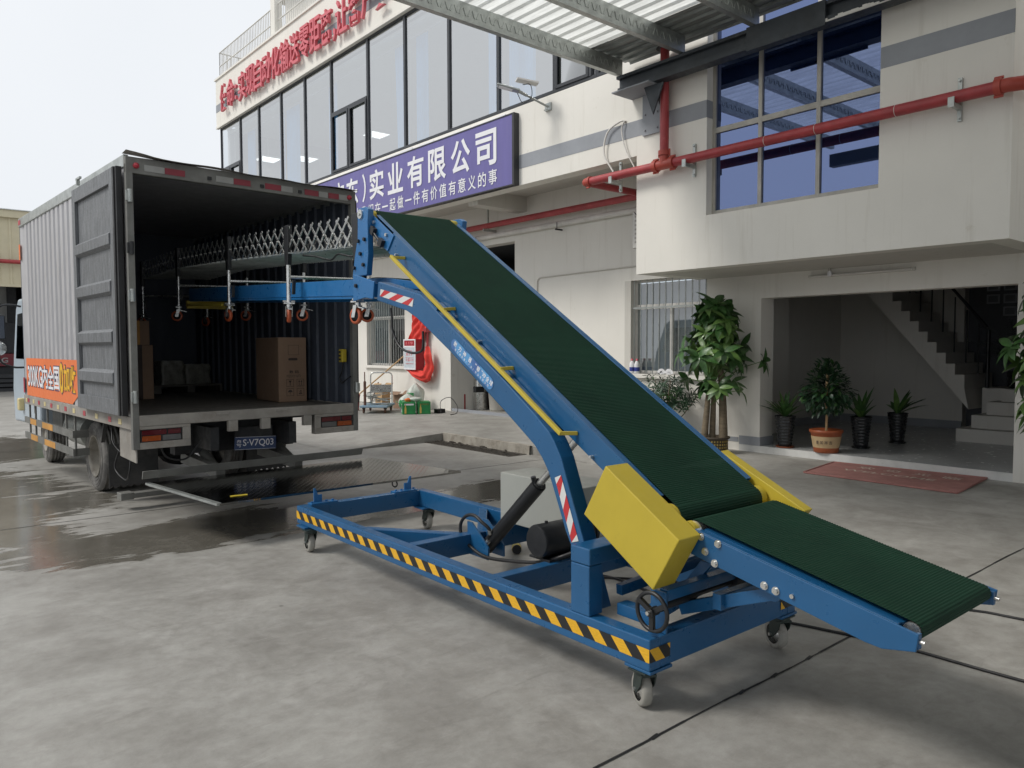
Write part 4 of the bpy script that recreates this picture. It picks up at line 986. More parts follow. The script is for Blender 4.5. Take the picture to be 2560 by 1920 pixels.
# yellow hand rail with standoffs
r_ = MB(); r_.bar((.13, 2.342, 2.206), (.13, .690, 1.160), .022, .022)
for y, z, y2, z2 in ((2.318, 2.195, 2.300, 2.195), (1.735, 1.828, 1.725, 1.834), (1.185, 1.478, 1.170, 1.482), (.700, 1.163, .66, 1.16)): r_.bar((.13, y, z), (.2125, y2, z2), .022, .020, (0, 1, 0))
C(r_, 'hand_rail', 'yellow', bevel=.003)
# hydraulic cylinder, motor, cabinet
b0, b1 = V((.5875, 1.90, .262)), V((.5875, 1.375, .752)); dd = (b1 - b0).normalized()
c_ = MB(); c_.cyl(b0, b1, .047, 28); c_.cyl(b0 - dd * .01, b0 + dd * .02, .05, 28); c_.cyl(b1, b1 + dd * .012, .04, 24); c_.cyl(b1 - dd * .03 + V((-.02, 0, .04)), b1 - dd * .03 + V((-.03, 0, .07)), .016, 10); hc = C(c_, 'hydraulic_cylinder', 'black', bevel=.004)
c_ = MB(); c_.cyl(b1, V((.5875, .99, 1.112)), .023, 20); c_.build('piston_rod', 'steel', hc)
c_ = MB(); c_.cyl((.53, .98, 1.115), (.645, .98, 1.115), .035, 16); C(c_, 'rod_pivot', 'blue', bevel=.002)
c_ = MB()
for x in (.515, .645): c_.prism([(1.80, .20), (2.02, .20), (2.03, .42), (1.98, .42), (1.86, .33), (1.80, .28)], 'x', x, x + .014)
C(c_, 'cylinder_bracket', 'blue', bevel=.002)
m_ = MB(); mc = V((.44, 1.235, .450)); m_.cyl(mc, mc + V((.02, 0, 0)), .090, 32); m_.lathe([(.090, .0), (.099, .012), (.099, .25), (.092, .26)], mc, (1, 0, 0), 32); m_.cyl(mc + V((.08, 0, .098)), mc + V((.08, 0, .112)), .010, 8)
for i in range(7): m_.torus(mc + V((.29 + .022 * i, 0, 0)), (1, 0, 0), .092, .006, 28, 6)
m_.cyl(mc + V((.26, 0, 0)), mc + V((.45, 0, 0)), .086, 28); m_.box(.46, .86, 1.14, 1.32, .339, .352); C(m_, 'motor', 'black', bevel=0)
k_ = MB(); k_.box(.90, 1.22, 1.31, 2.15, .345, .700); cb = C(k_, 'control_cabinet', 'cabinet', bevel=.006)
k_ = MB(); k_.box(1.03, 1.21, 1.292, 1.308, .36, .69); k_.cyl((1.05, 1.285, .55), (1.05, 1.292, .55), .012, 8); k_.build('cabinet_door', 'galv', cb)
# hand wheel with jack screw and links under the infeed bed
h_ = MB(); hcn = V((.02, .005, .460)); h_.torus(hcn, (1, 0, 0), .082, .0095, 40, 10)
for a in (.5, .5 + 2 * PI / 3, .5 + 4 * PI / 3): h_.bar(hcn, hcn + V((0, math.cos(a), math.sin(a))) * .078, .018, .022)
h_.cyl(hcn - V((.02, 0, 0)), hcn + V((.03, 0, 0)), .02, 14); C(h_, 'hand_wheel', 'black')
h_ = MB(); h_.cyl(hcn - V((.034, 0, 0)), hcn - V((.018, 0, 0)), .009, 8); C(h_, 'wheel_bolt', 'steel')
h_ = MB(); h_.box(.105, .117, -.002, .085, .341, .525); h_.cyl((.10, .06, .51), (.09, .06, .51), .012, 6); C(h_, 'jack_plate', 'blue', bevel=.002)
h_ = MB(); h_.cyl((.04, .005, .46), (.105, .005, .46), .014, 12); h_.cyl((.118, .03, .46), (.33, .02, .465), .022, 14); h_.cyl((.33, .02, .465), (.95, .0, .475), .013, 10); h_.cyl((.60, .01, .49), (.72, -.03, .50), .055, 18); C(h_, 'jack_screw', 'black')
for x in (.30, .83):
    l_ = MB(); l_.bar((x, .06, .40), (x, -.44, .60), .045, .055); l_.cyl((x - .03, -.42, .59), (x + .03, -.42, .59), .03, 14); C(l_, 'link_arm', 'blue', bevel=.003)
l_ = MB(); l_.bar((.13, .03, .505), (.96, -.03, .535), .05, .05, (0, 0, 1)); l_.bar((.25, -.16, .495), (.95, -.20, .505), .07, .045, (0, 0, 1)); l_.bar((.14, .10, .40), (.9, .24, .42), .07, .05, (0, 0, 1))
l_.prism([(.09, .345), (.30, .345), (.30, .40), (.09, .40)], 'x', .12, .19); l_.prism([(.20, .345), (.24, .345), (.02, .66), (-.04, .66)], 'x', .88, .90); l_.prism([(.20, .345), (.24, .345), (.05, .60), (-.02, .60)], 'x', .42, .44)
l_.bar((.2, .36, .43), (1.08, .30, .50), .05, .04, (0, 0, 1))
C(l_, 'tilt_frame', 'blue', bevel=.003)
l_ = MB(); l_.bar((.08, -.0035, .352), (.6, -.0035, .352), .004, .006) if False else None
# hoses
h_ = MB(); h_.tube(smooth_path([(.545, 1.83, .335), (.53, 1.80, .40), (.5, 1.85, .45), (.5, 1.93, .478), (.5, 2.022, .458), (.5, 2.083, .393), (.5, 2.07, .312), (.5, 1.956, .253), (.5, 1.802, .225), (.5, 1.574, .25), (.5, 1.30, .30), (.5, 1.12, .365), (.55, 1.05, .40)], 6), .0115, 10); C(h_, 'hydraulic_hose', 'rubber')
h_ = MB(); h_.cyl((.545, 1.825, .325), (.545, 1.85, .30), .018, 10); h_.cyl((.53, 1.80, .40), (.54, 1.81, .37), .016, 8); C(h_, 'hose_fitting', 'steel')
h_ = MB(); h_.tube(smooth_path([(.11, 2.32, 1.86), (.11, 2.304, 1.79), (.11, 2.296, 1.703), (.11, 2.213, 1.607), (.11, 2.093, 1.567), (.11, 1.977, 1.568), (.11, 1.93, 1.60), (.11, 1.93, 1.70)], 5), .008, 8); C(h_, 'cable', 'rubber')

# --- second boom that reaches into the truck (part of the same machine)
bz = lambda y: 2.112 + .0437 * (y - 3.0)
b_ = MB(); b_.prism([(2.70, bz(2.70)), (7.3, bz(7.3)), (7.3, bz(7.3) - .150), (2.70, bz(2.7) - .150)], 'x', .30, .313); b_.prism([(2.70, bz(2.70)), (7.3, bz(7.3)), (7.3, bz(7.3) - .150), (2.70, bz(2.7) - .150)], 'x', .80, .813)
b_.prism([(2.70, bz(2.7) - .12), (7.3, bz(7.3) - .12), (7.3, bz(7.3) - .126), (2.7, bz(2.7) - .126)], 'x', .292, .2995)
for y in (3.3, 4.6, 5.9, 7.2): b_.box(.314, .799, y, y + .06, bz(y) - .12, bz(y) - .06)
b_.prism([(2.2, 2.03), (2.72, 2.10), (2.72, 1.95), (2.2, 1.90)], 'x', .30, .313); b_.prism([(2.2, 2.03), (2.72, 2.10), (2.72, 1.95), (2.2, 1.90)], 'x', .80, .813)
b_.box(.156, .80, 2.25, 2.32, 1.93, 1.99)
C(b_, 'boom', 'blue_lt', bevel=.003)
g_ = MB(); g_.grid(lambda u, t: V((.32 + .47 * t, 2.75 + 4.5 * u, bz(2.75 + 4.5 * u) + .004 + .006 * math.sin(u * 60) * (.5 + .5 * math.sin(u * 23)))), 90, 3); C(g_, 'boom_belt', 'boom_belt', recalc=False)
y_ = MB(); y_.box(.28, .82, 7.31, 7.36, 2.07, 2.16); y_.prism([(6.1, 2.045), (7.32, 2.098), (7.32, 2.122), (6.1, 2.069)], 'x', .27, .29); C(y_, 'bumper_bar', 'yellow')

# ================================================================== FLEXIBLE ROLLER CONVEYOR hung above the boom, reaching into the truck
fx_ = thing('roller_conveyor', 'expanding steel roller conveyor with lattice sides and orange casters running into the truck', 'conveyor', CONV, CA)
PATH = [(2.95, .205, .875, 2.565), (4.18, .20, .89, 2.628), (5.65, .20, .895, 2.700), (7.35, .195, .895, 2.76), (8.95, .19, .90, 2.745)]
def at(y):
    for a, b in zip(PATH[:-1], PATH[1:]):
        if y <= b[0]: break
    t = (y - a[0]) / (b[0] - a[0]); skew = -.10 - .05 * (y - 3)
    return a[1] + (b[1] - a[1]) * t, a[2] + (b[2] - a[2]) * t, a[3] + (b[3] - a[3]) * t, skew
for side in (0, 1):
    lt_ = MB(); y = 2.92; pitch = .151
    H = .215
    while y < 8.9:
        xn, xf, zt, sk = at(y); x = xn if side == 0 else xf; yo = 0 if side == 0 else sk; dx = -.006 if side == 0 else .006
        lt_.bar((x + dx, y + yo, zt), (x + dx, y + yo + pitch * 1.5, zt - H), .004, .020, (1, 0, 0)); lt_.bar((x - dx, y + yo + pitch * 1.5, zt), (x - dx, y + yo, zt - H), .004, .020, (1, 0, 0))
        lt_.cyl((x - .014, y + yo + pitch * .75, zt - H / 2), (x + .014, y + yo + pitch * .75, zt - H / 2), .008, 6)
        y += pitch
    lt_.build('lattice_side', 'steel', fx_)
y = 2.92; n = 0
while y < 8.9:
    r_ = MB(); xn, xf, zt, sk = at(y)
    r_.cyl((xn + .012, y, zt - .222), (xf - .012, y + sk, zt - .222), .008, 8); r_.cyl((xn - .02, y, zt - .222), (xf + .02, y + sk, zt - .222), .006, 6)
    r_.build('roller', 'galv', fx_); y += .151; n += 1
c_ = MB(); c_.tube(smooth_path([(.3, 3.05, 2.33), (.35, 3.3, 2.31), (.33, 3.5, 2.345), (.36, 3.7, 2.32), (.34, 3.95, 2.37), (.3, 4.1, 2.39)], 6), .008, 6); c_.build('cable', 'rubber', fx_)
for i, (y, xn, xf, zt) in enumerate(PATH):
    sk = -.10 - .05 * (y - 3)
    for side in (0, 1):
        x = xn if side == 0 else xf; yy = y if side == 0 else y + sk; zf = (1.77, 1.815, 1.865, 1.915, 1.885)[i] + (.01 if side else 0)
        p = MB(); p.prism([(yy - .045, zt + .015), (yy + .045, zt + .015), (yy + .045, zt - .16), (yy + .028, zt - .32), (yy - .028, zt - .32), (yy - .045, zt - .16)], 'x', x - .02, x + .02); lg = p.build('leg_plate', 'black', fx_, bevel=.004)
        p = MB(); p.cyl((x, yy, zt - .32), (x, yy, zf + .17), .019, 12); p.build('leg', 'steel', lg)
        sw = ((.2, .5), (-.3, 1.0), (.15, 1.1), (1.2, .9), (.9, .6))[i][side]; ca, sa = math.cos(sw), math.sin(sw)
        R = lambda u, v, z: V((x + u * ca - v * sa, yy + u * sa + v * ca, z))
        q = MB()
        q.obox((x, yy, zf + .165), (.045 * ca, .045 * sa, 0), (-.03 * sa, .03 * ca, 0), (0, 0, .006)); q.cyl((x, yy, zf + .13), (x, yy, zf + .16), .022, 12)
        q.cyl(R(-.05, 0, zf + .182), R(.05, 0, zf + .182), .007, 6)
        for s in (-1, 1):
            q.obox(R(s * .026, .015, zf + .095), (.003 * ca, .003 * sa, 0), (-.018 * sa, .018 * ca, .0), R(0, -.012, .045) - V((x, yy, 0)))
        q.obox(R(0, -.05, zf + .12), (.02 * ca, .02 * sa, 0), (-.035 * sa, .035 * ca, .008), (0, 0, .003))
        cst = q.build('caster', 'steel', fx_)
        wq = MB(); wq.lathe([(.042, -.016), (.055, -.016), (.0625, -.009), (.0625, .009), (.055, .016), (.042, .016)], R(0, .022, zf + .0625), R(1, 0, 0) - R(0, 0, 0), 24); wq.build('wheel', 'orange_w', cst)
        wq = MB(); wq.lathe([(0, -.018), (.012, -.018), (.014, -.012), (.043, -.012), (.043, .012), (.014, .012), (.012, .018), (0, .018)], R(0, .022, zf + .0625), R(1, 0, 0) - R(0, 0, 0), 20); wq.build('hub', 'black', cst)
        q = MB(); q.obox((x + .02, yy - .06, zf + .30), (.012, 0, 0), (0, .012, 0), (0, -.008, .06)); q.build('clamp_handle', 'black', lg)
    if i > 0:
        p = MB(); zc = (0, 2.205, 2.272, 2.335, 2.30)[i]; p.cyl((xn, y, zc), (xf, y + sk, zc), .014, 10); p.build('cross_bar', 'steel', fx_)
# ------------------------------------------------------------------ cables on the floor
for pts, lb in (([(3.62, 3.72, .008), (3.85, 3.5, .008), (3.813, 3.021, .008), (3.912, 2.64, .008), (3.973, 2.275, .008), (4.02, 2.10, .008), (4.106, 1.66, .008), (4.12, 1.1, .008), (4.2, .2, .008)], 'black cable snaking from under the conveyor across the floor to the right edge, nearer one'),
                ([(3.55, 3.75, .007), (3.95, 3.35, .007), (4.45, 2.6, .007), (4.80, 1.95, .007), (5.011, 1.594, .007), (5.059, 1.36, .007), (5.2, .6, .007)], 'straighter black cable beyond the belt end, farther one')):
    c = MB(); c.tube(smooth_path(pts, 8), .008, 8); tag(c.build('cable', 'rubber'), lb, 'cable', 'black cables on the floor')
pg = thing('plug', 'black and yellow plug lying on the floor under the conveyor base', 'plug', (3.81, 4.43, 0), .9)
c = MB(); c.cyl((-.10, 0, .04), (.08, 0, .04), .036, 16); c.cyl((.08, 0, .04), (.16, 0, .03), .018, 10); c.build('plug_body', 'black', pg)
c = MB(); c.lathe([(.0365, -.09), (.038, -.085), (.038, -.04), (.0365, -.035)], (0, 0, .04), (1, 0, 0), 16); c.build('plug_collar', 'yellow', pg)
# ================================================================== BOX TRUCK
TL, TA = (1.887, 9.289, 0), rad(2.5)
tk = thing('box_truck', 'silver box truck backed up with rear doors open and tail lift lowered', 'truck', TL, TA)
def T(mb, name, m, parent=None, **k): return mb.build(name, m, parent or tk, **k)
bx0, bx1, yr, yf, zfl, zt = -.22, 2.03, -2.09, 2.45, .98, 3.20
def corr(x, y0, y1, sgn, pitch=.205, d=.022):
    pts = []; n = int((y1 - y0) / pitch)
    for i in range(n):
        y = y0 + pitch * i
        for u, h in ((0, 0), (.52, 0), (.60, 1), (.92, 1)): pts.append((x + sgn * d * h, y + pitch * u))
    pts.append((x, y1)); return pts
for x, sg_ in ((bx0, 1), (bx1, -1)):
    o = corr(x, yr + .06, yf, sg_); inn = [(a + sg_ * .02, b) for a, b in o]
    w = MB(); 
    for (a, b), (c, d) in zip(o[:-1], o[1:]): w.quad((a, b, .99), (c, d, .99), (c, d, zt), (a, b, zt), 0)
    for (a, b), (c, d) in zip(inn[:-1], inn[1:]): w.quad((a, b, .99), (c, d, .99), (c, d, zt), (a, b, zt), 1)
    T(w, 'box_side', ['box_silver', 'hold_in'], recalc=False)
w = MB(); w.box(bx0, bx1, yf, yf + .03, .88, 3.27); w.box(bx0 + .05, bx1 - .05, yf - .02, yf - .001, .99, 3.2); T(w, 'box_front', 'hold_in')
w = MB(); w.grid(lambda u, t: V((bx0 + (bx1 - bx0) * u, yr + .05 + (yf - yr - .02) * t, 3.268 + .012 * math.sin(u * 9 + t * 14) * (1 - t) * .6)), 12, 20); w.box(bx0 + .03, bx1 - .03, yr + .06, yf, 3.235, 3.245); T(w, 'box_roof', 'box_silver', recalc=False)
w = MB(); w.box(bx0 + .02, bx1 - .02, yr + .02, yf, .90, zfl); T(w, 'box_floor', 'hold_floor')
for x0, x1 in ((bx0 - .012, bx0 + .03), (bx1 - .03, bx1 + .012)):
    w = MB(); w.box(x0, x1, yr + .06, yf + .03, .875, .99); T(w, 'side_rail', 'truck_rail', bevel=.004)
    w = MB(); w.box(x0, x1, yr + .06, yf + .03, 3.175, 3.285); T(w, 'top_rail', 'galv', bevel=.006)
w = MB(); w.box(bx0 - .012, bx0 + .045, yr, yr + .06, .70, 3.20); w.box(bx1 - .045, bx1 + .012, yr, yr + .06, .70, 3.20)
w.box(bx0 - .012, bx1 + .012, yr - .001, yr + .061, 3.12, 3.26); T(w, 'rear_frame', 'truck_gy', bevel=.005)
w = MB()
n = 30                                     # bent, dented top lip
def lip(u, t):
    x = bx0 - .02 + (bx1 - bx0 + .04) * u; d = .008 * math.sin(u * 7) + .005 * math.sin(u * 23); d += .04 * max(0, 1 - u * 9)
    return V((x, yr - .03 - .02 * (1 - t) + .10 * t, 3.262 + d * (1 - t * .6) + .012 * t))
w.grid(lip, n, 3); T(w, 'roof_lip', 'truck_rail', recalc=False)
w = MB(); w.box(bx0 + .045, bx1 - .045, yr - .002, yr + .06, .905, 1.0); T(w, 'rear_sill', 'truck_rail', bevel=.004)
w = MB()
for x in (.62, .95, 1.40): w = MB(); w.box(x, x + .09, yr - .004, yr + .05, .80, .904); T(w, 'sill_bracket', 'truck_rail', bevel=.003)
for x in (.5, 1.1): w = MB(); w.box(x, x + .12, yr - .012, yr - .002, .965, .99); T(w, 'catch_plate', 'truck_rail', bevel=.003)
# lamp boxes
for xa, xb, flip in ((bx0 + .045, .265, False), (1.525, bx1 - .045, True)):
    w = MB(); w.box(xa, xb, yr, yr + .05, .70, .76); w.box(xa, xb, yr, yr + .05, .875, .904)
    if flip: w.box(xa, xa + .07, yr, yr + .05, .76, .875)
    else: w.box(xb - .07, xb, yr, yr + .05, .76, .875)
    w.box(xa, xb, yr + .05, yr + .08, .70, .904)
    T(w, 'lamp_housing', 'truck_rail', bevel=.004)
    la, lb = (xa + .075, xb - .01) if flip else (xa + .01, xb - .075); L = lb - la
    lp = MB(); lp.box(la, lb, yr + .02, yr + .049, .762, .873); lo_ = T(lp, 'tail_lamp', 'black')
    q = MB(); q.box(la + .01, la + L * .62, yr + .012, yr + .02, .822, .868); q.box(la + L * .66, lb - .01, yr + .012, yr + .02, .822, .868); q.build('red_lens', 'lens_r', lo_, bevel=.003)
    a_, b_ = (la + L * .52, lb - .01) if flip else (la + .01, la + L * .48); c_, d_ = (la + .01, la + L * .48) if flip else (la + L * .52, lb - .01)
    q = MB(); q.box(a_, b_, yr + .012, yr + .02, .767, .815); q.build('amber_lens', 'lens_o', lo_, bevel=.003)
    q = MB(); q.box(c_, d_, yr + .012, yr + .02, .767, .815); q.build('clear_lens', 'lens_c', lo_, bevel=.003)
for x in (bx0 + .07, bx1 - .07):
    q = MB(); q.lathe([(.024, 0), (.026, .015), (.02, .03), (0, .036)], (x, yr - .002, 3.185), (0, -1, 0), 14); T(q, 'marker_lamp', 'refl_r')
# reflectors on header and side rail
for x, L, m in ((-.08, .17, 'tape_w'), (.092, .175, 'tape_r'), (.55, .165, 'tape_w'), (.718, .165, 'tape_r'), (1.03, .165, 'tape_r'), (1.198, .12, 'tape_w'), (1.45, .155, 'tape_r'), (1.61, .10, 'tape_w'), (1.72, .12, 'tape_r'), (1.843, .11, 'tape_w')):
    q = MB(); q.box(x, x + L, yr - .0045, yr - .0015, 3.15, 3.205); T(q, 'reflector', 'hdr' + m[4:])
for x in (.47, .98, 1.38):
    q = MB(); q.box(x, x + .035, yr - .014, yr - .002, 3.155, 3.185); T(q, 'number_lamp', 'black')
ry = [2.32, 2.20, 1.90, 1.60, 1.28, .95, .62, .28, -.08, -.50, -.95, -1.40, -1.72]
for i, y in enumerate(ry):
    q = MB(); q.box(bx0 - .0155, bx0 - .0125, y - .045, y + .045, .905, .955); T(q, 'reflector', 'refl_r' if i % 2 == 1 else 'refl_y')
q = MB(); q.box(bx0 - .016, bx0 - .013, 2.34, 2.46, 3.20, 3.26); T(q, 'reflector', 'refl_r')
q = MB(); q.box(bx0 - .016, bx0 - .013, 2.40, 2.47, 2.75, 2.95); T(q, 'reflector', 'orange_ad')
q = MB(); q.box(bx0 - .016, bx0 - .013, 2.40, 2.47, 1.02, 1.22); T(q, 'reflector', 'refl_r')
# orange advert with lettering
ad = MB(); ad.box(bx0 - .006, bx0 - .003, .0, 2.30, .995, 1.475); ad.prism([(0, 1.475), (0, .995), (-.26, 1.10), (-.30, 1.475)], 'x', bx0 - .006, bx0 - .003); ado = T(ad, 'advert_film', 'orange_ad')
for m, off, bold, dxx in (('ad_blue', .0, .055, -.008), ('front', 0, .018, -.010)):
    lw = MB(); ly = MB(); xd_, yd_ = (0, -1, 0), (0, 0, 1)
    e = .012 if m == 'ad_blue' else 0
    y = 2.20
    for s, wd_, hh_ in (('300KG', .80, .26), ('内', .28, .27), ('全', .28, .27), ('国', .27, .27)):
        lw.text(s, (bx0 + dxx, y + e, 1.12 - e), xd_, yd_, wd_ + 2 * e, hh_ + 2 * e, .001, bold); y -= wd_ + .012
    ly.text('0', (bx0 + dxx, y + e, 1.09 - e), xd_, yd_, .17 + 2 * e, .35 + 2 * e, .001, bold + .02); y -= .19
    for s in '加收': ly.text(s, (bx0 + dxx, y + e, 1.12 - e), xd_, yd_, .25 + 2 * e, .29 + 2 * e, .001, bold + .01); y -= .27
    lw.build('lettering', 'ad_blue' if m == 'ad_blue' else 'white', ado, recalc=False); ly.build('lettering', 'ad_blue' if m == 'ad_blue' else 'ad_yellow', ado, recalc=False)
# rear doors folded back along both sides
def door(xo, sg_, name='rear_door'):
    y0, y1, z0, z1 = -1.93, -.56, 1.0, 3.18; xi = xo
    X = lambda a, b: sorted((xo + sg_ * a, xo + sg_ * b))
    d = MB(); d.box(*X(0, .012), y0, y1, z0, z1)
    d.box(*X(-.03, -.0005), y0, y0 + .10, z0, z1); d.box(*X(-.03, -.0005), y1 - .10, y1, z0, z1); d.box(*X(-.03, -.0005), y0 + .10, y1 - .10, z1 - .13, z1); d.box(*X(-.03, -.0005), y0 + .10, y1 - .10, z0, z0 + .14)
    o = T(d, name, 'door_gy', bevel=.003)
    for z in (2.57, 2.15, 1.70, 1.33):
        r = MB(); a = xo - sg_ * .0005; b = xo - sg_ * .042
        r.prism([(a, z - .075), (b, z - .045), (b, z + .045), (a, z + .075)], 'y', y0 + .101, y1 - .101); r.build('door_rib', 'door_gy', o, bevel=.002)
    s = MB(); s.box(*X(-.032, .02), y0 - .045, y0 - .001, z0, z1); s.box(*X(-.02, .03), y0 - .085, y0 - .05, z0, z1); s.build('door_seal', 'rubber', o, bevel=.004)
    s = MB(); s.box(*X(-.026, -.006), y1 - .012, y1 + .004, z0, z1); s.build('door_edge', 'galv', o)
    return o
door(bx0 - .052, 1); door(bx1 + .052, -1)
q = MB(); q.bar((bx0 - .09, -.85, 3.19), (bx0 - .09, -.85, 3.25), .03, .03); q.bar((bx0 - .09, -.80, 3.25), (bx0 - .09, -.95, 3.25), .02, .02); T(q, 'door_latch', 'galv')
for z in (2.92, 2.47, 2.06, 1.17):
    for x, s in ((bx0 + .012, 1), (bx1 - .012, -1)):
        h = MB(); h.cyl((x, yr - .018, z - .055), (x, yr - .018, z + .055), .020, 12)
        h.box(*sorted((x - .035 * s, x + .02 * s)), yr - .028, yr - .001, z - .045, z + .045)
        T(h, 'hinge', 'galv' if z != 2.47 else 'under', bevel=.003)
# running gear
def truck_wheel(x, y, r, w, name='wheel', out=-1, dish=.10, steer=0):
    ax = V((out * math.cos(steer), -math.sin(steer) * out, 0)); c = V((x, y, r)); W2 = w / 2
    t = MB(); t.lathe([(r * .58, W2 * .8), (r * .66, W2), (r * .90, W2 * .98), (r * .975, W2 * .80), (r, W2 * .62)], c, ax, 48)
    prof = [(r, W2 * .62)]
    for k in (-.36, 0, .36): prof += [(r, -W2 * k + .012 - 0), (r - .012, -W2 * k + .008), (r - .012, -W2 * k - .008), (r, -W2 * k - .012)]
    prof = sorted(prof[1:], key=lambda p: -p[1]); prof = [(r, W2 * .62)] + prof + [(r, -W2 * .62), (r * .975, -W2 * .80), (r * .90, -W2 * .98), (r * .58, -W2 * .8)]
    t.lathe(prof, c, ax, 48)
    for rr in (.70, .80, .87): t.torus(c + ax * W2 * .995, ax, r * rr, .004, 48, 6)
    o = T(t, name, 'tyre')
    q = MB(); q.lathe([(r * .58, W2 * .82), (r * .60, W2 * .98), (r * .565, W2 * .98), (r * .54, W2 * .7), (r * .50, W2 - dish), (r * .30, W2 - dish - .02), (r * .22, W2 - dish + .05), (r * .10, W2 - dish + .06), (0, W2 - dish + .06)], c, ax, 40)
    for k in range(6):
        a = k * PI / 3; u = V((0, math.cos(a), math.sin(a))); q.cyl(c + u * r * .36 + ax * (W2 - dish - .02), c + u * r * .36 + ax * (W2 - dish + .015), .016, 6)
    q.build('rim', 'rim', o)
    return o
truck_wheel(.11, .15, .392, .215, dish=.13); truck_wheel(.36, .15, .39, .21); truck_wheel(1.72, .15, .392, .215, out=1, dish=.13); truck_wheel(1.47, .15, .39, .21, out=1)
truck_wheel(.20, 3.0, .375, .215, dish=.06, steer=.06); truck_wheel(1.62, 3.0, .375, .215, out=1, dish=.06, steer=-.06)
ch = MB(); ch.box(.48, .56, -2.0, 4.0, .62, .84); ch.box(1.28, 1.36, -2.0, 4.0, .62, .84); ch.cyl((.2, .15, .39), (1.64, .15, .39), .07, 14); ch.lathe([(.07, -.2), (.19, -.1), (.2, .1), (.07, .2)], (.9, .15, .40), (0, 1, 0), 18)
for y in (-1.6, -.9, .9, 1.8, 2.4): ch.box(.1, 1.74, y, y + .06, .84, .90)
ch.box(.30, 1.55, -1.55, -1.42, .55, .84)
for x in (.42, .58, .74, 1.1, 1.26): ch.cyl((x, -1.562, .66), (x, -1.55, .66), .03, 12)
ch.box(.25, 1.6, 1.0, 2.2, .45, .8)
T(ch, 'chassis', 'under')
for x in (.45, 1.25): ch = MB(); ch.bar((x, -1.4, .50), (x + .08, -2.1, .42), .09, .10); T(ch, 'lift_arm', 'truck_gy'); ch = MB(); ch.cyl((x + .15, -1.3, .62), (x + .12, -1.95, .40), .045, 12); T(ch, 'lift_ram', 'truck_gy')
mf = MB(); pts = [(-.05, .60), (.44, .60), (.44, .145)]
z = .0
xs_ = [.44 - .035 * i for i in range(15)]
pts += [(x, .13 + (.03 if i % 2 else 0)) for i, x in enumerate(xs_)]; mf.prism(pts, 'y', -.62, -.61); T(mf, 'mud_flap', 'flap'); mf = MB(); mf.prism([(1.87 - a + .0, b) for a, b in pts], 'y', -.62, -.61); T(mf, 'mud_flap', 'flap')
mf = MB(); mf.box(-.06, .5, -.52, .72, .865, .873); mf.prism([(-.40, .60), (-.38, .60), (-.52, .87), (-.56, .87)], 'x', -.06, -.02); T(mf, 'mud_guard', 'flap')
fp_ = MB(); fp_.prism([(-1.60, .87), (-1.60, .60), (-2.07, .58), (-2.07, .87)], 'x', bx0 + .015, bx0 + .025); T(fp_, 'side_skirt', 'truck_rail')
wr = MB(); wr.tube(smooth_path([(-.1, -1.0, .86), (-.15, -1.15, .7), (-.12, -1.3, .6), (-.16, -1.45, .72), (-.12, -1.55, .85)], 6), .008, 6); wr.tube(smooth_path([(-.1, -1.2, .62), (-.12, -1.1, .42), (-.1, -1.35, .33), (-.12, -1.55, .42), (-.08, -1.5, .62)], 6), .008, 6)
wr.tube(smooth_path([(.02, -2.0, .72), (.08, -2.0, .60), (.25, -2.0, .57), (.38, -2.0, .72)], 6), .009, 6); T(wr, 'loose_wire', 'rubber')
# side guard with worn orange blocks
gd = MB()
for z in (.62, .42): gd.box(bx0 + .0, bx0 + .02, .06, 2.56, z, z + .08); gd.box(bx0 + .02, bx0 + .16, .06, .085, z, z + .08)
for y in (2.36, 2.02, 1.36, .44, .06): gd.box(bx0 + .022, bx0 + .04, y, y + .035, .42, .90)
T(gd, 'side_guard', 'truck_gy')
for z, segs in ((.62, ((2.20, 1.86), (1.52, .98))), (.42, ((2.18, 1.80), (1.42, .88)))):
    for a, b in segs: q = MB(); q.box(bx0 - .003, bx0 - .0005, b, a, z + .004, z + .076); T(q, 'guard_paint', 'guard_o')
ta = MB(); ta.cyl((.16, .55, .62), (.16, 1.35, .62), .20, 24); T(ta, 'fuel_tank', 'galv'); ta = MB(); ta.box(.0, .3, 1.55, 2.05, .52, .86); T(ta, 'battery_box', 'truck_gy', bevel=.01)
# number plate
pn = MB(); po_ = V((.79, -1.80, .575)); px_, pz_ = V((1, 0, -.045)).normalized(), V((.045, 0, 1)).normalized(); pn.obox(po_ + px_ * .22 + pz_ * .065, px_ * .22, (0, .003, 0), pz_ * .066); pno = T(pn, 'number_plate', 'plate_b', bevel=.003)
lt_ = MB(); lt_.text('粤', po_ + px_ * .02 + pz_ * .028 + V((0, -.0035, 0)), px_, pz_, .05, .075, .0005, .005); lt_.text('S·V7Q03', po_ + px_ * .085 + pz_ * .026 + V((0, -.0035, 0)), px_, pz_, .325, .080, .0005, .01)
lt_.obox(po_ + px_ * .22 + pz_ * .128 + V((0, -.0035, 0)), px_ * .212, (0, .0005, 0), pz_ * .0015); lt_.obox(po_ + px_ * .22 + pz_ * .004 + V((0, -.0035, 0)), px_ * .212, (0, .0005, 0), pz_ * .0015); lt_.build('lettering', 'white', pno, recalc=False)
pn = MB(); pn.box(.8, 1.2, -1.79, -1.77, .62, .80); T(pn, 'plate_holder', 'under')
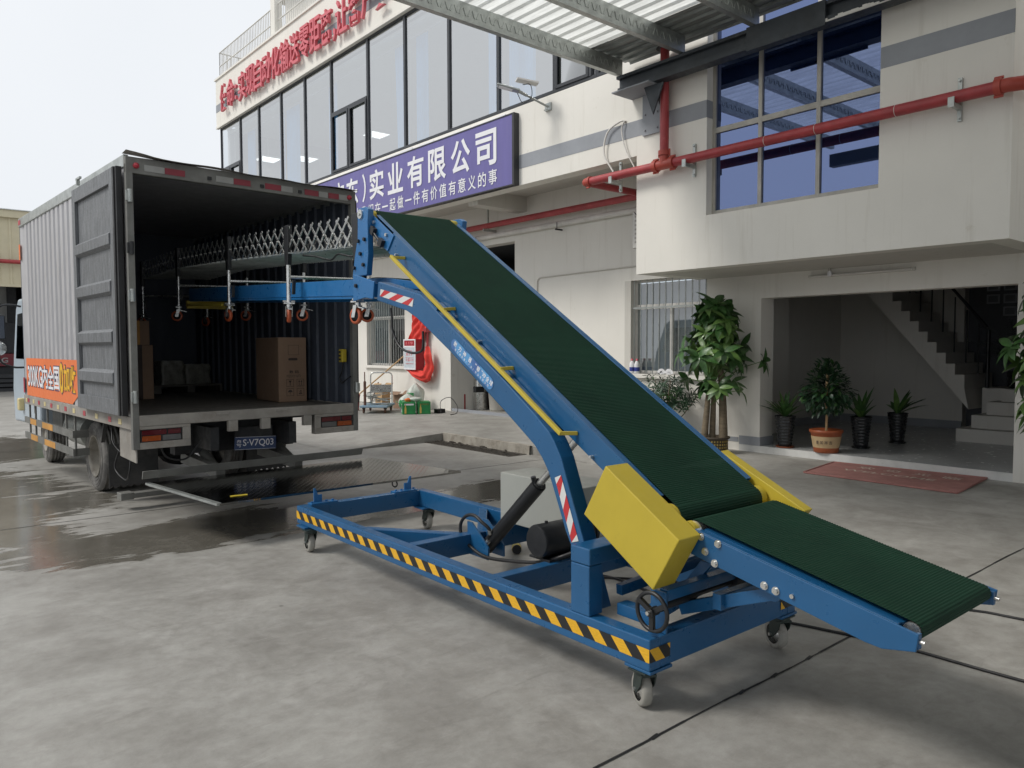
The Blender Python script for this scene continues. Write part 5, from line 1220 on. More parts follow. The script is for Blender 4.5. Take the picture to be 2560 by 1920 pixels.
# tail lift
pl_ = [(-.13, -2.13, .405), (2.12, -2.18, .405), (2.46, -3.33, .355), (.07, -3.22, .355)]
t = MB(); t.add(pl_ + [(x, y, z - .03 + .012 * (i > 1)) for i, (x, y, z) in enumerate(pl_)], [(0, 1, 2, 3), (7, 6, 5, 4), (0, 4, 5, 1), (1, 5, 6, 2), (2, 6, 7, 3), (3, 7, 4, 0)]); tl = T(t, 'tail_lift', 'tread')
t = MB(); t.bar((-.135, -2.13, .40), (.065, -3.22, .35), .02, .04, (0, 0, 1)); t.build('lift_edge', 'galv', tl)
t = MB(); t.obox((.30, -3.05, .366), (.07, -.01, 0), (.01, .025, 0), (0, 0, .001)); t.build('lift_sticker', 'yellow', tl)
t = MB(); t.torus((1.72, -3.25, .31), (1, .3, 0), .03, .007, 18, 6); t.build('lift_ring', 'black', tl)
t = MB(); t.prism([(-2.12, .44), (-2.14, .445), (-2.165, .515), (-2.145, .515)], 'x', -.18, 2.05); T(t, 'lift_flap', 'truck_gy', bevel=.002)
t = MB(); t.box(-.10, .02, -1.20, -1.06, .10, .17); t.box(.02, 1.9, -1.2, -1.08, .11, .16); T(t, 'lower_bar', 'truck_gy', bevel=.006)
# cab
cbp = [(2.62, .55), (4.35, .50), (4.42, 1.0), (4.32, 1.45), (4.02, 2.20), (3.85, 2.32), (2.75, 2.34), (2.62, 2.2)]
c = MB(); c.prism(cbp, 'x', -.03, 1.86); cbo = T(c, 'cab', 'cab_paint', bevel=.04, seg=3)
for x in (-.033, 1.863):
    c = MB(); c.prism([(3.0, 1.45), (4.10, 1.45), (3.88, 2.1), (3.05, 2.12)], 'x', x - .002, x + .002); c.build('side_window', 'cab_glass', cbo)
c = MB(); c.box(-.034, -.03, 2.95, 2.96, .7, 2.2); c.box(-.045, -.03, 3.0, 3.12, 1.30, 1.34); c.build('door_gap', 'black', cbo)
c = MB(); c.box(-.10, -.02, 3.62, 3.75, .70, .88); c.build('side_lamp', 'refl_y', cbo, bevel=.02)
c = MB(); c.tube(smooth_path([(-.05, 3.55, 2.20), (-.16, 3.5, 2.215), (-.30, 3.4, 2.2), (-.36, 3.38, 2.12), (-.36, 3.38, 1.95)], 5), .014, 8); c.tube(smooth_path([(-.05, 3.4, 1.33), (-.2, 3.35, 1.34), (-.34, 3.36, 1.42), (-.36, 3.38, 1.6)], 5), .014, 8); c.cyl((-.36, 3.38, 1.5), (-.36, 3.38, 2.1), .014, 8); c.build('mirror_arm', 'black', cbo)
c = MB(); c.box(-.46, -.27, 3.35, 3.42, 1.72, 2.07); mo = c.build('mirror', 'black', cbo, bevel=.02); c = MB(); c.box(-.445, -.285, 3.344, 3.349, 1.74, 2.05); c.build('mirror_glass', 'mirror', mo)
c = MB(); c.lathe([(0, -.03), (.08, -.02), (.10, .02), (.09, .05), (0, .06)], (-.36, 3.36, 1.60), (0, 1, 0), 20); mo = c.build('convex_mirror', 'steel', cbo)

# ------------------------------------------------------------------ cargo standing on the truck floor
def tw(x, y, z=0): ca, sa = math.cos(TA), math.sin(TA); return (TL[0] + x * ca - y * sa, TL[1] + x * sa + y * ca, z)
bxq = thing('carton', 'tall brown carton with printed handling symbols near the truck hold opening', 'box', tw(1.75, -1.05, zfl), TA - .10)
c = MB(); c.box(-.165, .165, -.15, .60, .001, .735); c.build('board', 'carton', bxq, bevel=.008, seg=2)
c = MB(); yy_ = -.1515
def sym(mb, x, z, s, kind):
    for a, b, cc, d in ((x, x + s, z, z + .004), (x, x + s, z + s - .004, z + s), (x, x + .004, z, z + s), (x + s - .004, x + s, z, z + s)): mb.box(a, b, yy_ - .0006, yy_, cc, d)
    m = x + s / 2
    if kind == 0: mb.prism([(m - .018, z + s * .82), (m + .018, z + s * .82), (m + .004, z + s * .5), (m + .004, z + s * .22), (m + .016, z + s * .17), (m - .016, z + s * .17), (m - .004, z + s * .22), (m - .004, z + s * .5)], 'y', yy_ - .0006, yy_)
    elif kind == 1:
        for q in (m - .014, m + .014): mb.prism([(q, z + s * .85), (q + .012, z + s * .62), (q + .003, z + s * .62), (q + .003, z + s * .2), (q - .003, z + s * .2), (q - .003, z + s * .62), (q - .012, z + s * .62)], 'y', yy_ - .0006, yy_)
        mb.box(x + .014, x + s - .014, yy_ - .0006, yy_, z + s * .12, z + s * .17)
    elif kind == 2: mb.prism([(m + .026 * math.cos(PI * i / 8), z + s * .5 + .026 * math.sin(PI * i / 8)) for i in range(9)], 'y', yy_ - .0006, yy_); mb.box(m - .002, m + .002, yy_ - .0006, yy_, z + s * .2, z + s * .5)
    else:
        for q in range(3): mb.box(m - .02 + .008 * q, m + .02 - .004 * q, yy_ - .0006, yy_, z + s * (.2 + .2 * q), z + s * (.32 + .2 * q))
sym(c, -.075, .225 - .05, .085, 0); sym(c, .045, .225 - .05, .085, 1); sym(c, -.075, .07, .085, 2); sym(c, .045, .07, .085, 3)
for a, b, cc, d in ((-.05, .075, .645, .648), (-.05, .075, .535, .538), (-.05, -.047, .538, .645), (.072, .075, .538, .645)): c.box(a, b, yy_ - .0006, yy_, cc, d)
c.text('数 码', (-.04, yy_, .325), (1, 0, 0), (0, 0, 1), .11, .035, .0006, .02); c.text('MZEXY1673', (-.07, yy_, .28), (1, 0, 0), (0, 0, 1), .16, .03, .0006, .0)
c.prism([(-.035 + .014 * math.cos(a), .487 + .014 * math.sin(a)) for a in [PI / 2 + PI * i / 8 for i in range(9)]] + [(.045 + .014 * math.cos(a), .487 + .014 * math.sin(a)) for a in [-PI / 2 + PI * i / 8 for i in range(9)]], 'y', yy_ - .0006, yy_)
c.build('print', 'carton_ink', bxq, recalc=False)
for (x, y, z, s, h, lb) in ((.62, .70, zfl + .001, .30, .655, 'tall brown carton at the left wall inside the truck, under a smaller one'), (.60, .70, zfl + .658, .27, .29, 'smaller brown carton stacked on the tall one inside the truck')):
    q = thing('carton', lb, 'box', tw(x, y, z), TA, 'stacked cartons at the left of the hold'); c = MB(); c.box(-s / 2, s / 2, -.2, .25, 0, h); c.build('board', 'carton', q, bevel=.006); c = MB(); c.box(-.025, .025, -.2008, -.2002, .0, h); c.box(-.025, .025, -.2, .25, h + .0002, h + .0008); c.build('tape', 'carton_ink' if h > .5 else 'guard_o', q)
random.seed(2)
for (x, s, h, lb) in ((1.42, .30, .33, 'film wrapped goods block with pale top deep in the truck, left of two'), (1.76, .34, .28, 'lower film wrapped bundle deep in the truck, right of the pale topped block')):
    c = MB(); nseg = 8
    def fn(u, t, s=s, h=h):
        a = 2 * PI * u; r = s * .5 * min(1 / max(abs(math.cos(a)), 1e-3), 1 / max(abs(math.sin(a)), 1e-3)); r *= 1 + .04 * math.sin(7 * a + t * 9) - .05 * (t > .97); return V((r * math.cos(a), r * math.sin(a), h * t))
    c.grid(fn, 48, 10); c.add([fn(i / 48, 1) for i in range(48)], [list(range(48))]); o = c.build('wrapped_bundle', 'wrap', recalc=True); o.location = tw(x, 1.9, zfl + .11); o.rotation_euler = (0, 0, TA); tag(o, lb, 'goods', 'wrapped goods on a pallet in the truck')
pa = MB(); 
for i in range(5): pa.box(-.5, .5, -.4 + .18 * i, -.30 + .18 * i, .09, .108)
for x in (-.5, -.05, .4): pa.box(x, x + .1, -.4, .42, 0, .09)
o = pa.build('pallet', 'hold_floor'); o.location = tw(1.58, 1.9, zfl + .001); o.rotation_euler = (0, 0, TA); tag(o, 'dark pallet under the wrapped goods inside the truck', 'pallet')
pe = thing('pendant_control', 'yellow pendant control hanging on the right inner wall of the truck', 'remote control', tw(1.955, -1.93, 1.42), TA)
c = MB(); c.box(-.03, .03, -.035, .035, .02, .16); c.build('case', 'yellow', pe, bevel=.008)
c = MB()
for z in (.05, .09, .13): c.cyl((-.04, 0, z), (-.03, 0, z), .012, 10)
c.build('button', 'black', pe); c = MB(); c.tube(smooth_path([(0, 0, .02), (0, .02, -.08), (0, .07, -.15), (0, .03, -.21), (0, -.06, -.17), (.02, -.13, -.13)], 6), .007, 6); c.build('cable', 'rubber', pe)
# ================================================================== WAREHOUSE at the far left
wh = thing('warehouse', 'cream clad warehouse behind the truck with a wide dark opening', 'building', (2, 33, 0))
def W(mb, name, m): o = mb.build(name, m, wh); o.location = -V((2, 33, 0)); return o
w = MB(); pts = []; x = -14.0
while x < 9: pts += [(x, 33.0), (x + .26, 33.0), (x + .29, 32.96), (x + .34, 32.96), (x + .37, 33.0)]; x += .37
for (a, b), (c, d) in zip(pts[:-1], pts[1:]): w.quad((a, b, 3.95), (c, d, 3.95), (c, d, 6.35), (a, b, 6.35))
W(w, 'cladding', 'wh_yellow')
w = MB(); w.box(-14, 9, 32.85, 33.1, 6.35, 6.62); w.box(-14, 9, 32.93, 33.1, 3.85, 3.95); W(w, 'eaves_trim', 'wh_yellow')
w = MB(); w.prism([(32.8, 6.62), (33.0, 6.68), (52, 8.2), (52, 6.6)], 'x', -14.2, 9.2); W(w, 'roof', 'roof_metal')
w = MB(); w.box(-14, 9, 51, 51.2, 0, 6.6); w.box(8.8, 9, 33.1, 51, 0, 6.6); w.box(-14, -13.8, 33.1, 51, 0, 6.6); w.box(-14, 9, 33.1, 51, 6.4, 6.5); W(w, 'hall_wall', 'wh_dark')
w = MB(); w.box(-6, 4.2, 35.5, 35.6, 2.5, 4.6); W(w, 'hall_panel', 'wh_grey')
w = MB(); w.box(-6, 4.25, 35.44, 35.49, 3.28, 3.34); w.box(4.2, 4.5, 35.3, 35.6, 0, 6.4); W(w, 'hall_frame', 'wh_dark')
w = MB(); w.cyl((-14, 32.8, 4.75), (8.9, 32.8, 4.75), .075, 14)
for x in (-2, 2.9, 6): w.box(x, x + .03, 32.78, 33.0, 4.6, 5.1)
rp2 = w.build('fire_pipe', 'red_pipe'); tag(rp2, 'red pipe along the cream warehouse wall at the far left', 'pipe')
mc_ = thing('machine', 'dark machine with a maroon band standing inside the warehouse opening', 'machine', (2.8, 35.2, 0))
c = MB(); c.box(-3, 1.6, -.3, .3, .0, .9); c.box(-3, 1.6, -.35, .25, 1.42, 2.6); c.build('housing', 'wh_dark', mc_, bevel=.02)
c = MB(); c.box(-3, 1.6, -.38, .2, .92, 1.4); c.text('CUTTING', (-.1, -.381, 1.05), (1, 0, 0), (0, 0, 1), 1.4, .2, .001, .02, 1); c.build('band', ['maroon', 'wh_grey'], mc_)
for i in range(4):
    c = MB(); c.box(-1.6, 1.6, -.4, .5, .0, .12); o = c.build('steel_sheet', 'wh_dark', bevel=.01); o.location = (3.6, 33.9, .0 + .17 * i); tag(o, ['dark steel sheet at the bottom of the stack by the warehouse opening', 'second dark steel sheet from the floor in the warehouse stack', 'third dark steel sheet from the floor in the warehouse stack', 'topmost dark steel sheet of the warehouse stack'][i], 'steel sheet', 'stacked steel sheets')
# far yard shed opposite, only mirrored in the windows or seen from the side
# ================================================================== PERSON at the left edge
def person(loc, rz):
    joints = {'pelvis': (0, 0, .93), 'waist': (0, .01, 1.08), 'chest': (0, .01, 1.30), 'neck': (0, 0, 1.46), 'head0': (0, -.01, 1.54), 'head': (0, -.015, 1.64), 'top': (0, -.005, 1.72)}
    E = [('pelvis', 'waist'), ('waist', 'chest'), ('chest', 'neck'), ('neck', 'head0'), ('head0', 'head'), ('head', 'top')]; R = dict(pelvis=.135, waist=.12, chest=.145, neck=.05, head0=.075, head=.092, top=.06)
    for s, n in ((-1, 'l'), (1, 'r')):
        joints.update({n + 'sh': (.17 * s, .01, 1.40), n + 'el': (.24 * s, .02, 1.12), n + 'wr': (.25 * s, -.06, .88), n + 'ha': (.25 * s, -.08, .80), n + 'hip': (.09 * s, 0, .86), n + 'kn': (.10 * s, -.02 + .03 * s, .48), n + 'an': (.10 * s, .03 + .06 * s, .09), n + 'to': (.11 * s, -.11 + .06 * s, .035)})
        E += [('chest', n + 'sh'), (n + 'sh', n + 'el'), (n + 'el', n + 'wr'), (n + 'wr', n + 'ha'), ('pelvis', n + 'hip'), (n + 'hip', n + 'kn'), (n + 'kn', n + 'an'), (n + 'an', n + 'to')]
        R.update({n + 'sh': .065, n + 'el': .042, n + 'wr': .028, n + 'ha': .032, n + 'hip': .09, n + 'kn': .058, n + 'an': .038, n + 'to': .03})
    names = list(joints); me = bpy.data.meshes.new('person'); me.from_pydata([joints[n] for n in names], [(names.index(a), names.index(b)) for a, b in E], [])
    o = bpy.data.objects.new('person', me); COL.objects.link(o)
    sk = o.modifiers.new('skin', 'SKIN'); sk.use_smooth_shade = True
    for n, v in zip(names, me.skin_vertices[0].data): v.radius = (R[n], R[n] * (.75 if n in ('chest', 'waist', 'pelvis') else 1)); v.use_root = n == 'pelvis'
    o.modifiers.new('sub', 'SUBSURF').levels = 1; o.modifiers['sub'].render_levels = 2
    dg = bpy.context.evaluated_depsgraph_get(); m2 = bpy.data.meshes.new_from_object(o.evaluated_get(dg)); bpy.data.objects.remove(o)
    o = bpy.data.objects.new('person', m2); COL.objects.link(o); m2.materials.clear()
    for k in ('skin', 'shirt', 'shorts', 'black'): m2.materials.append(M[k])
    for p in m2.polygons:
        c = p.center; p.use_smooth = True
        p.material_index = 3 if c.z < .085 else (0 if c.z < .44 else 2 if c.z < .98 and abs(c.x) < .2 else 1 if (c.z < 1.455 and (abs(c.x) < .20 or c.z > 1.18)) else 0)
    tag(o, 'person in a green shirt and dark shorts standing at the left edge of the yard', 'person'); o.location = loc; o.rotation_euler = (0, 0, rz)
    h = MB(); h.lathe([(.05, .02), (.098, .05), (.100, .11), (.07, .165), (0, .185)], (0, .005, 1.565), (0, -.15, 1), 18); h.build('hair', 'hair', o)
    f = MB()
    for s in (-1, 1): f.lathe([(0, -.01), (.012, 0), (0, .01)], (.033 * s, -.098, 1.645), (0, 1, 0), 8); f.lathe([(0, -.01), (.02, 0), (0, .012)], (.094 * s, 0, 1.63), (1, 0, 0), 8)
    f.prism([(-.095, 1.63), (-.118, 1.60), (-.09, 1.595)], 'x', -.012, .012); f.box(-.025, .025, -.093, -.088, 1.565, 1.573); f.build('face', 'skin', o)
    for s in (-1, 1):
        g_ = MB()
        for i in range(4): x0 = .25 * s; g_.tube([(x0 + (i - 1.5) * .012 * 0, -.075 - .018 * (i - 1.5), .80), (x0 - .012 * s, -.08 - .018 * (i - 1.5), .75), (x0 - .03 * s, -.08 - .018 * (i - 1.5), .715 + .008 * abs(i - 1.5))], (.009, .008, .006), 6)
        g_.tube([(.25 * s, -.10, .83), (.235 * s, -.125, .80), (.225 * s, -.13, .77)], (.010, .009, .007), 6); g_.build('fingers', 'skin', o)
    return o
person((9.35 - 6.0, 22.6, 0), rad(200))

# ================================================================== THINGS BY THE FIRE CABINET
Z = .134
fc = thing('fire_hydrant_cabinet', 'red fire cabinet with white framed glass door hung on the wall by the barred window', 'cabinet', (10.02, 15.41, 1.06))
c = MB(); c.box(-.12, .128, -.26, .26, 0, .73); c.build('case', 'red_cab', fc, bevel=.006)
c = MB(); c.box(-.135, -.1205, -.26, -.225, 0, .73); c.box(-.135, -.1205, .225, .26, 0, .73); c.box(-.135, -.1205, -.225, .225, 0, .04); c.box(-.135, -.1205, -.225, .225, .53, .57); c.box(-.135, -.1205, -.225, .225, .70, .73); dr_ = c.build('door_frame', 'white', fc, bevel=.002)
c = MB(); c.box(-.13, -.121, -.225, .225, .04, .53); gd_ = c.build('door_glass', 'glass_w', dr_); c = MB(); c.box(-.131, -.121, -.225, .225, .57, .70); c.build('header_panel', 'red_cab', dr_)
c = MB(); xdn = (0, -1, 0)
for s, y, z, w_, h_ in (('消 火 栓', .16, .33, .32, .075), ('火警119', .17, .20, .34, .07), ('FIRE HYDRANT', .17, .275, .34, .022), ('使用方法', .10, .44, .2, .03), ('紧急时打碎玻璃', .17, .13, .34, .025)): c.text(s, (-.131, y, z), xdn, (0, 0, 1), w_, h_, .001, .02)
c.build('lettering', 'ad_pink', gd_, recalc=False)
c = MB(); c.text('119', (-.132, .15, .60), xdn, (0, 0, 1), .30, .07, .001, .03); c.build('lettering', 'ad_pink', dr_, recalc=False)
bn = MB(); random.seed(5)
def path(P, t):
    k = min(int(t * (len(P) - 1)), len(P) - 2); f = t * (len(P) - 1) - k; return V((0, *P[k])).lerp(V((0, *P[k + 1])), f)
def ban(u, t):
    l = V((0, 15.70, 1.76)).lerp(V((0, 15.42, 2.40)), t); r = V((0, 14.93, 1.76)).lerp(V((0, 14.90, 2.36)), t); p = l.lerp(r, u)
    return V((10.03 + .045 * math.sin(u * 11 + t * 4) + .02 * math.sin(u * 27 - t * 9), p.y, p.z - .05 * math.sin(u * 3.1) * t))
bn.grid(ban, 32, 12)
def ban2(u, t):
    o_ = path([(15.72, 1.06), (15.35, .86), (14.95, .75), (14.68, .82), (14.56, 1.10), (14.58, 1.42), (14.74, 1.62)], u); i_ = path([(15.56, 1.12), (15.3, 1.06), (15.02, 1.04), (14.90, 1.08), (14.88, 1.22), (14.87, 1.42), (14.80, 1.60)], u)
    p = o_.lerp(i_, t); return V((10.0 - .10 * math.sin(PI * t) + .018 * math.sin(t * 17 + u * 5) + .02 * math.sin(u * 21), p.y, p.z))
bn.grid(ban2, 46, 12)
o = bn.build('cloth_banner', 'cloth_red', recalc=False); tag(o, 'crumpled bright red cloth banner hung behind and around the fire cabinet', 'banner')
c = MB(); c.tube([(10.08, 14.92, 2.4), (10.08, 14.92, 1.8), (10.08, 14.92, .9)], .03, 10); c.box(10.0, 10.14, 14.86, 14.98, 1.95, 2.05); tag(c.build('hydrant_pipe', 'red_pipe'), 'short red riser pipe beside the fire cabinet behind the cloth', 'pipe')
c = MB(); c.tube([(10.0, 15.75, 1.42), (9.2, 16.9, .32)], .018, 8); o = tag(c.build('broom_stick', 'wood'), 'long wooden pole leaning against the wall by the barred window', 'pole')
tr_ = thing('platform_trolley', 'blue grey platform trolley with folding steel handle loaded with scrap', 'trolley', (8.75, 14.98, Z), rad(-42))
c = MB(); c.box(-.31, .31, -.46, .46, .13, .175); c.build('deck', 'trolley', tr_, bevel=.012)
c = MB(); c.tube([(-.25, .42, .17), (-.25, .45, .80)] + [(-.17 - .08 * math.cos(a), .45, .80 + .08 * math.sin(a)) for a in (.5, 1.0, 1.57)] + [(.17 + .08 * math.cos(a), .45, .80 + .08 * math.sin(a)) for a in (1.57, 1.0, .5)] + [(.25, .45, .80), (.25, .42, .17)], .016, 10); c.box(-.235, .235, .44, .455, .42, .60); c.build('handle', 'steel', tr_)
for x, y in ((-.24, -.34), (.24, -.34), (-.24, .34), (.24, .34)):
    c = MB(); c.box(x - .03, x + .03, y - .02, y + .04, .09, .13); k = c.build('caster', 'fork', tr_); c = MB(); c.lathe([(.0, -.018), (.05, -.018), (.058, -.01), (.058, .01), (.05, .018), (0, .018)], (x, y, .058), (1, 0, 0), 18); c.build('wheel', 'rust', k)
def wtr(x, y, z): v = Matrix.Rotation(rad(-42), 3, 'Z') @ V((x, y, 0)); return (8.75 + v.x, 14.98 + v.y, Z + z)
c = MB(); random.seed(8)
for i in range(26): a = random.uniform(-.5, .5); p = V((random.uniform(-.2, .2), random.uniform(-.3, .25), .19 + .011 * i)); c.obox(p, (.10 * math.cos(a), .10 * math.sin(a), random.uniform(-.02, .02)), (-.05 * math.sin(a), .05 * math.cos(a), 0), (0, 0, .004 + .006 * random.random()))
o = c.build('scrap_pile', 'galv'); o.location = (8.75, 14.98, Z); o.rotation_euler = (0, 0, rad(-42)); tag(o, 'loose heap of flat scrap pieces on the platform trolley', 'scrap', kind='stuff')
c = MB(); c.cyl((0, 0, 0), (0, 0, .5), .03, 12); c.cyl((0, 0, .5), (0, 0, .54), .034, 12, r2=.02); c.cyl((0, 0, .54), (0, 0, .74), .012, 10); o = c.build('jack_post', 'rust'); o.location = wtr(-.22, -.30, .177); tag(o, 'rusty upright metal post with thin tip standing on the trolley', 'post')
bk_ = thing('bucket', 'maroon plastic bucket with a pale label behind the trolley', 'bucket', (8.55, 15.75, Z))
c = MB(); c.lathe([(.13, 0), (.16, .34), (.168, .34), (.168, .37), (.155, .37), (.125, .02), (0, .02)], n=28); c.build('body', 'bucket', bk_); c = MB(); c.lathe([(.1445, .12), (.1545, .24)], n=28, d=(0, 0, 1)); c.v = c.v; 
c = MB(); c.obox((-.11, -.11, .18), (.04, -.04, 0), (.004, .004, -.012), (-.006, -.006, .05)); c.build('bucket_label', 'white', bk_)
for (x, y, s, h, m, lb) in ((9.55, 16.1, .26, .52, 'wood', 'tall tan cardboard box against the wall behind the trolley'), (9.75, 15.55, .30, .34, 'carton', 'brown cardboard box behind the trolley handle')):
    q = thing('cardboard_box', lb, 'box', (x, y, Z), .15); c = MB(); c.box(-s / 2, s / 2, -s / 2, s / 2, 0, h); c.build('board', m, q, bevel=.006)
    c = MB()
    for sx in (-1, 1): c.obox((sx * (s / 2 + .05), 0, h + .03), (.05, 0, .035 * 1), (0, s / 2, 0), (-.002, 0, .003))
    c.build('flap', m, q)
for i, (x, y, dy, lb) in enumerate(((9.35, 16.4, .5, 'thin rusty bar leaning behind the trolley'), (9.7, 15.25, .42, 'short rusty bar leaning against the wall beside the white bag'))):
    c = MB(); c.bar((x, y, Z), (x + .25, y - .02, Z + dy + .1), .025, .025); tag(c.build('metal_bar', 'rust'), lb, 'bar', 'bars leaning by the trolley')
def bag(loc, s, h, m, lb, mp=None):
    q = thing('plastic_bag', lb, 'bag', loc); c = MB(); random.seed(int(loc[1] * 100))
    def fn(u, t):
        a = 2 * PI * u; r = s * (.9 + .35 * math.sin(t * PI) - .75 * max(0, t - .72) / .28) * (1 + .10 * math.sin(5 * a + 4 * t) + .06 * math.sin(11 * a)); return V((r * math.cos(a), r * .8 * math.sin(a), h * t))
    c.grid(fn, 30, 12); c.build('body', m, q, recalc=True)
    if mp:
        c = MB(); c.grid(lambda u, t: fn(.42 + .22 * u, .25 + .4 * t) * 1.0 + V((-.006, -.006, 0)), 8, 6); c.build('bag_print', mp, q, recalc=False)
    return q
bag((9.75, 14.95, Z), .17, .62, 'bag', 'tall white and green plastic bag against the wall behind the green cartons', 'bag_g'); bag((9.42, 14.78, Z), .16, .40, 'bag', 'low white plastic bag between trolley and green cartons', 'bag_g')
for i, (x, y, lb) in enumerate(((9.02, 14.12, 'green beer carton with bottle print, nearer the yard'), (9.32, 13.98, 'green beer carton against the other one, nearer the doorway'))):
    q = thing('beer_carton', lb, 'box', (x, y, Z), rad(-28), 'green beer cartons by the wall'); c = MB(); c.box(-.14, .14, -.20, .20, 0, .27); c.build('board', 'beer', q, bevel=.006)
    c = MB(); c.box(-.1412, -.1404, .04, .16, .16, .21); c.box(-.1412, -.1404, .04, .16, .03, .09); c.box(-.1412, -.1404, .095, .105, .09, .16); c.box(-.10, .10, -.2012, -.2004, .20, .235); c.build('print', 'leaf_lt' if i else 'white', q)
    c = MB(); c.prism([(-.10, .02), (-.06, .02), (-.06, .13), (-.07, .17), (-.07, .23), (-.09, .23), (-.09, .17), (-.10, .13)], 'y', -.2012, -.2004); c.build('bottle_print', 'maroon_pic', q)
    c = MB(); c.obox((-.20, 0, .23), (.06, 0, -.045), (0, .2, 0), (.002, 0, .003)); c.build('flap', 'beer', q)
bag((9.16, 14.06, Z + .272), .12, .10, 'bag', 'crumpled white plastic bag lying on the green cartons'); c = bag((9.0, 14.10, Z + .272), .06, .08, 'orange_ad', 'small orange bag on the green beer cartons')
c = MB(); c.tube(smooth_path([(9.6, 13.7, Z + .01), (9.7, 13.85, Z + .25), (9.85, 13.7, Z + .34), (9.9, 13.5, Z + .15), (9.8, 13.4, Z + .012), (9.5, 13.2, Z + .01)], 6), .008, 6); c.box(9.55, 9.75, 13.75, 13.9, Z, Z + .09); tag(c.build('extension_lead', 'rubber'), 'coiled black extension lead on the concrete right of the green cartons', 'cable')
sb = thing('steel_bin', 'round stainless steel litter bin with dark side opening in the goods doorway', 'bin', (10.88, 13.90, Z))
c = MB(); c.lathe([(0, 0), (.155, 0), (.16, .02), (.16, .66), (.155, .69), (.13, .70), (0, .70)], n=36); c.build('body', 'steel', sb); c = MB(); c.lathe([(.1606, .42), (.1606, .55)], n=36); c.f = c.f[14:26]; c.m = c.m[14:26]; c.sm = c.sm[14:26]; c.build('opening', 'black', sb, recalc=False)
c = MB(); c.box(-.30, -.10, -.2, -.1, .42, .55); c.build('side_flap', 'black', sb)
wbn = thing('white_bin', 'dirty white plastic tub in the goods doorway, right of the steel bin', 'bin', (11.02, 13.38, Z))
c = MB(); c.lathe([(0, .0), (.215, .0), (.235, .03), (.265, .44), (.285, .45), (.285, .47), (.255, .47), (.22, .05), (0, .05)], n=36); c.build('tub', 'bin_white', wbn)
c = MB(); c.grid(lambda u, t: V(((.24 - .2 * t) * math.cos(2 * PI * u) * (1 + .15 * math.sin(9 * u * PI)), (.24 - .2 * t) * math.sin(2 * PI * u), .45 + .13 * t + .03 * math.sin(u * 40))), 30, 4); c.build('bin_liner', 'black', wbn)
fe = thing('fire_extinguisher', 'red fire extinguisher standing just inside the goods doorway', 'extinguisher', (10.55, 14.15, Z))
c = MB(); c.lathe([(0, 0), (.06, 0), (.065, .03), (.065, .36), (.04, .42), (.02, .44), (0, .44)], n=20); c.build('cylinder', 'red_cab', fe); c = MB(); c.cyl((0, 0, .44), (0, 0, .48), .018, 8); c.box(-.06, .05, -.012, .012, .47, .50); c.tube(smooth_path([(.02, 0, .46), (.1, -.02, .42), (.09, -.03, .2), (.08, -.03, .06)], 5), .009, 6); c.build('valve', 'black', fe)
cu = thing('cupboard', 'low dark cupboard inside the goods doorway behind the steel bin', 'cupboard', (11.5, 14.0, Z)); c = MB(); c.box(-.3, .3, -.3, .25, 0, .42); c.build('carcass', 'dark_wood', cu); c = MB(); c.box(-.32, .32, -.32, .27, .42, .44); c.build('worktop', 'galv', cu)
c = MB(); c.bar((11.3, 14.2, .3), (11.6, 13.6, 1.5), .05, .03); c.bar((11.75, 14.2, .5), (12.0, 13.5, 2.2), .05, .03); tag(c.build('leaning_board', 'galv'), 'grey metal profiles leaning in the dark doorway', 'profile')

# ================================================================== DOOR MAT
dm = thing('door_mat', 'worn red door mat with pale Chinese greeting before the stair entrance', 'mat', (9.4, 4.0, .004))
c = MB()
mp = [(8.896, 4.80), (9.97, 4.95), (10.12, 3.14), (8.86, 3.03)]
c.add([(x - 9.4, y - 4.0, 0) for x, y in mp] + [(x - 9.4, y - 4.0, .012) for x, y in mp], [(4, 5, 6, 7), (0, 1, 5, 4), (1, 2, 6, 5), (2, 3, 7, 6), (3, 0, 4, 7)]); c.build('carpet', 'mat_red', dm)
c = MB()
for i in range(4): a, b = V((*mp[i], .012)), V((*mp[(i + 1) % 4], .012)); o_ = V((9.4, 4.0, 0)); c.bar(a - o_, b - o_, .02, .012, (0, 0, 1))
c.build('mat_border', 'mat_red', dm)
c = MB()
for i, ch in enumerate('欢迎光临'): c.text(ch, V((9.70 - 9.4, 4.52 - 4.0 - .34 * i, .0135)), (0, -1, 0), (1, 0, 0), .20, .17, .0005, .01)
c.text('WELCOME', V((9.42 - 9.4, 4.58 - 4.0, .0135)), (0, -1, 0), (1, 0, 0), 1.1, .12, .0005, .01); c.build('lettering', 'mat_txt', dm, recalc=False)

# ================================================================== PLANTS
def leaf(mb, base_, d, n, L, w_, droop=.3, mi=0, fold=.18, k=5):
    """one leaf blade: base point, direction, normal, length, width"""
    d = V(d).normalized(); n = V(n); n = (n - d * n.dot(d)); n = n.normalized() if n.length > 1e-4 else V((0, 0, 1)); s = d.cross(n)
    vs = []
    for i in range(k + 1):
        t = i / k; c = V(base_) + d * (L * t) - n * (droop * L * t * t); ww = w_ * .5 * math.sin(PI * min(1, (t * .92 + .05)) ** .85) if i < k else 0
        up_ = n * (fold * ww)
        vs += [c - s * ww + up_, c, c + s * ww + up_]
    fs = []
    for i in range(k): a = 3 * i; fs += [(a, a + 1, a + 4, a + 3), (a + 1, a + 2, a + 5, a + 4)]
    mb.add(vs, fs, mi, True)
def rdir(zlo=-.3, zhi=1): z = random.uniform(zlo, zhi); a = random.uniform(0, 2 * PI); r = math.sqrt(max(0, 1 - z * z)); return V((r * math.cos(a), r * math.sin(a), z))
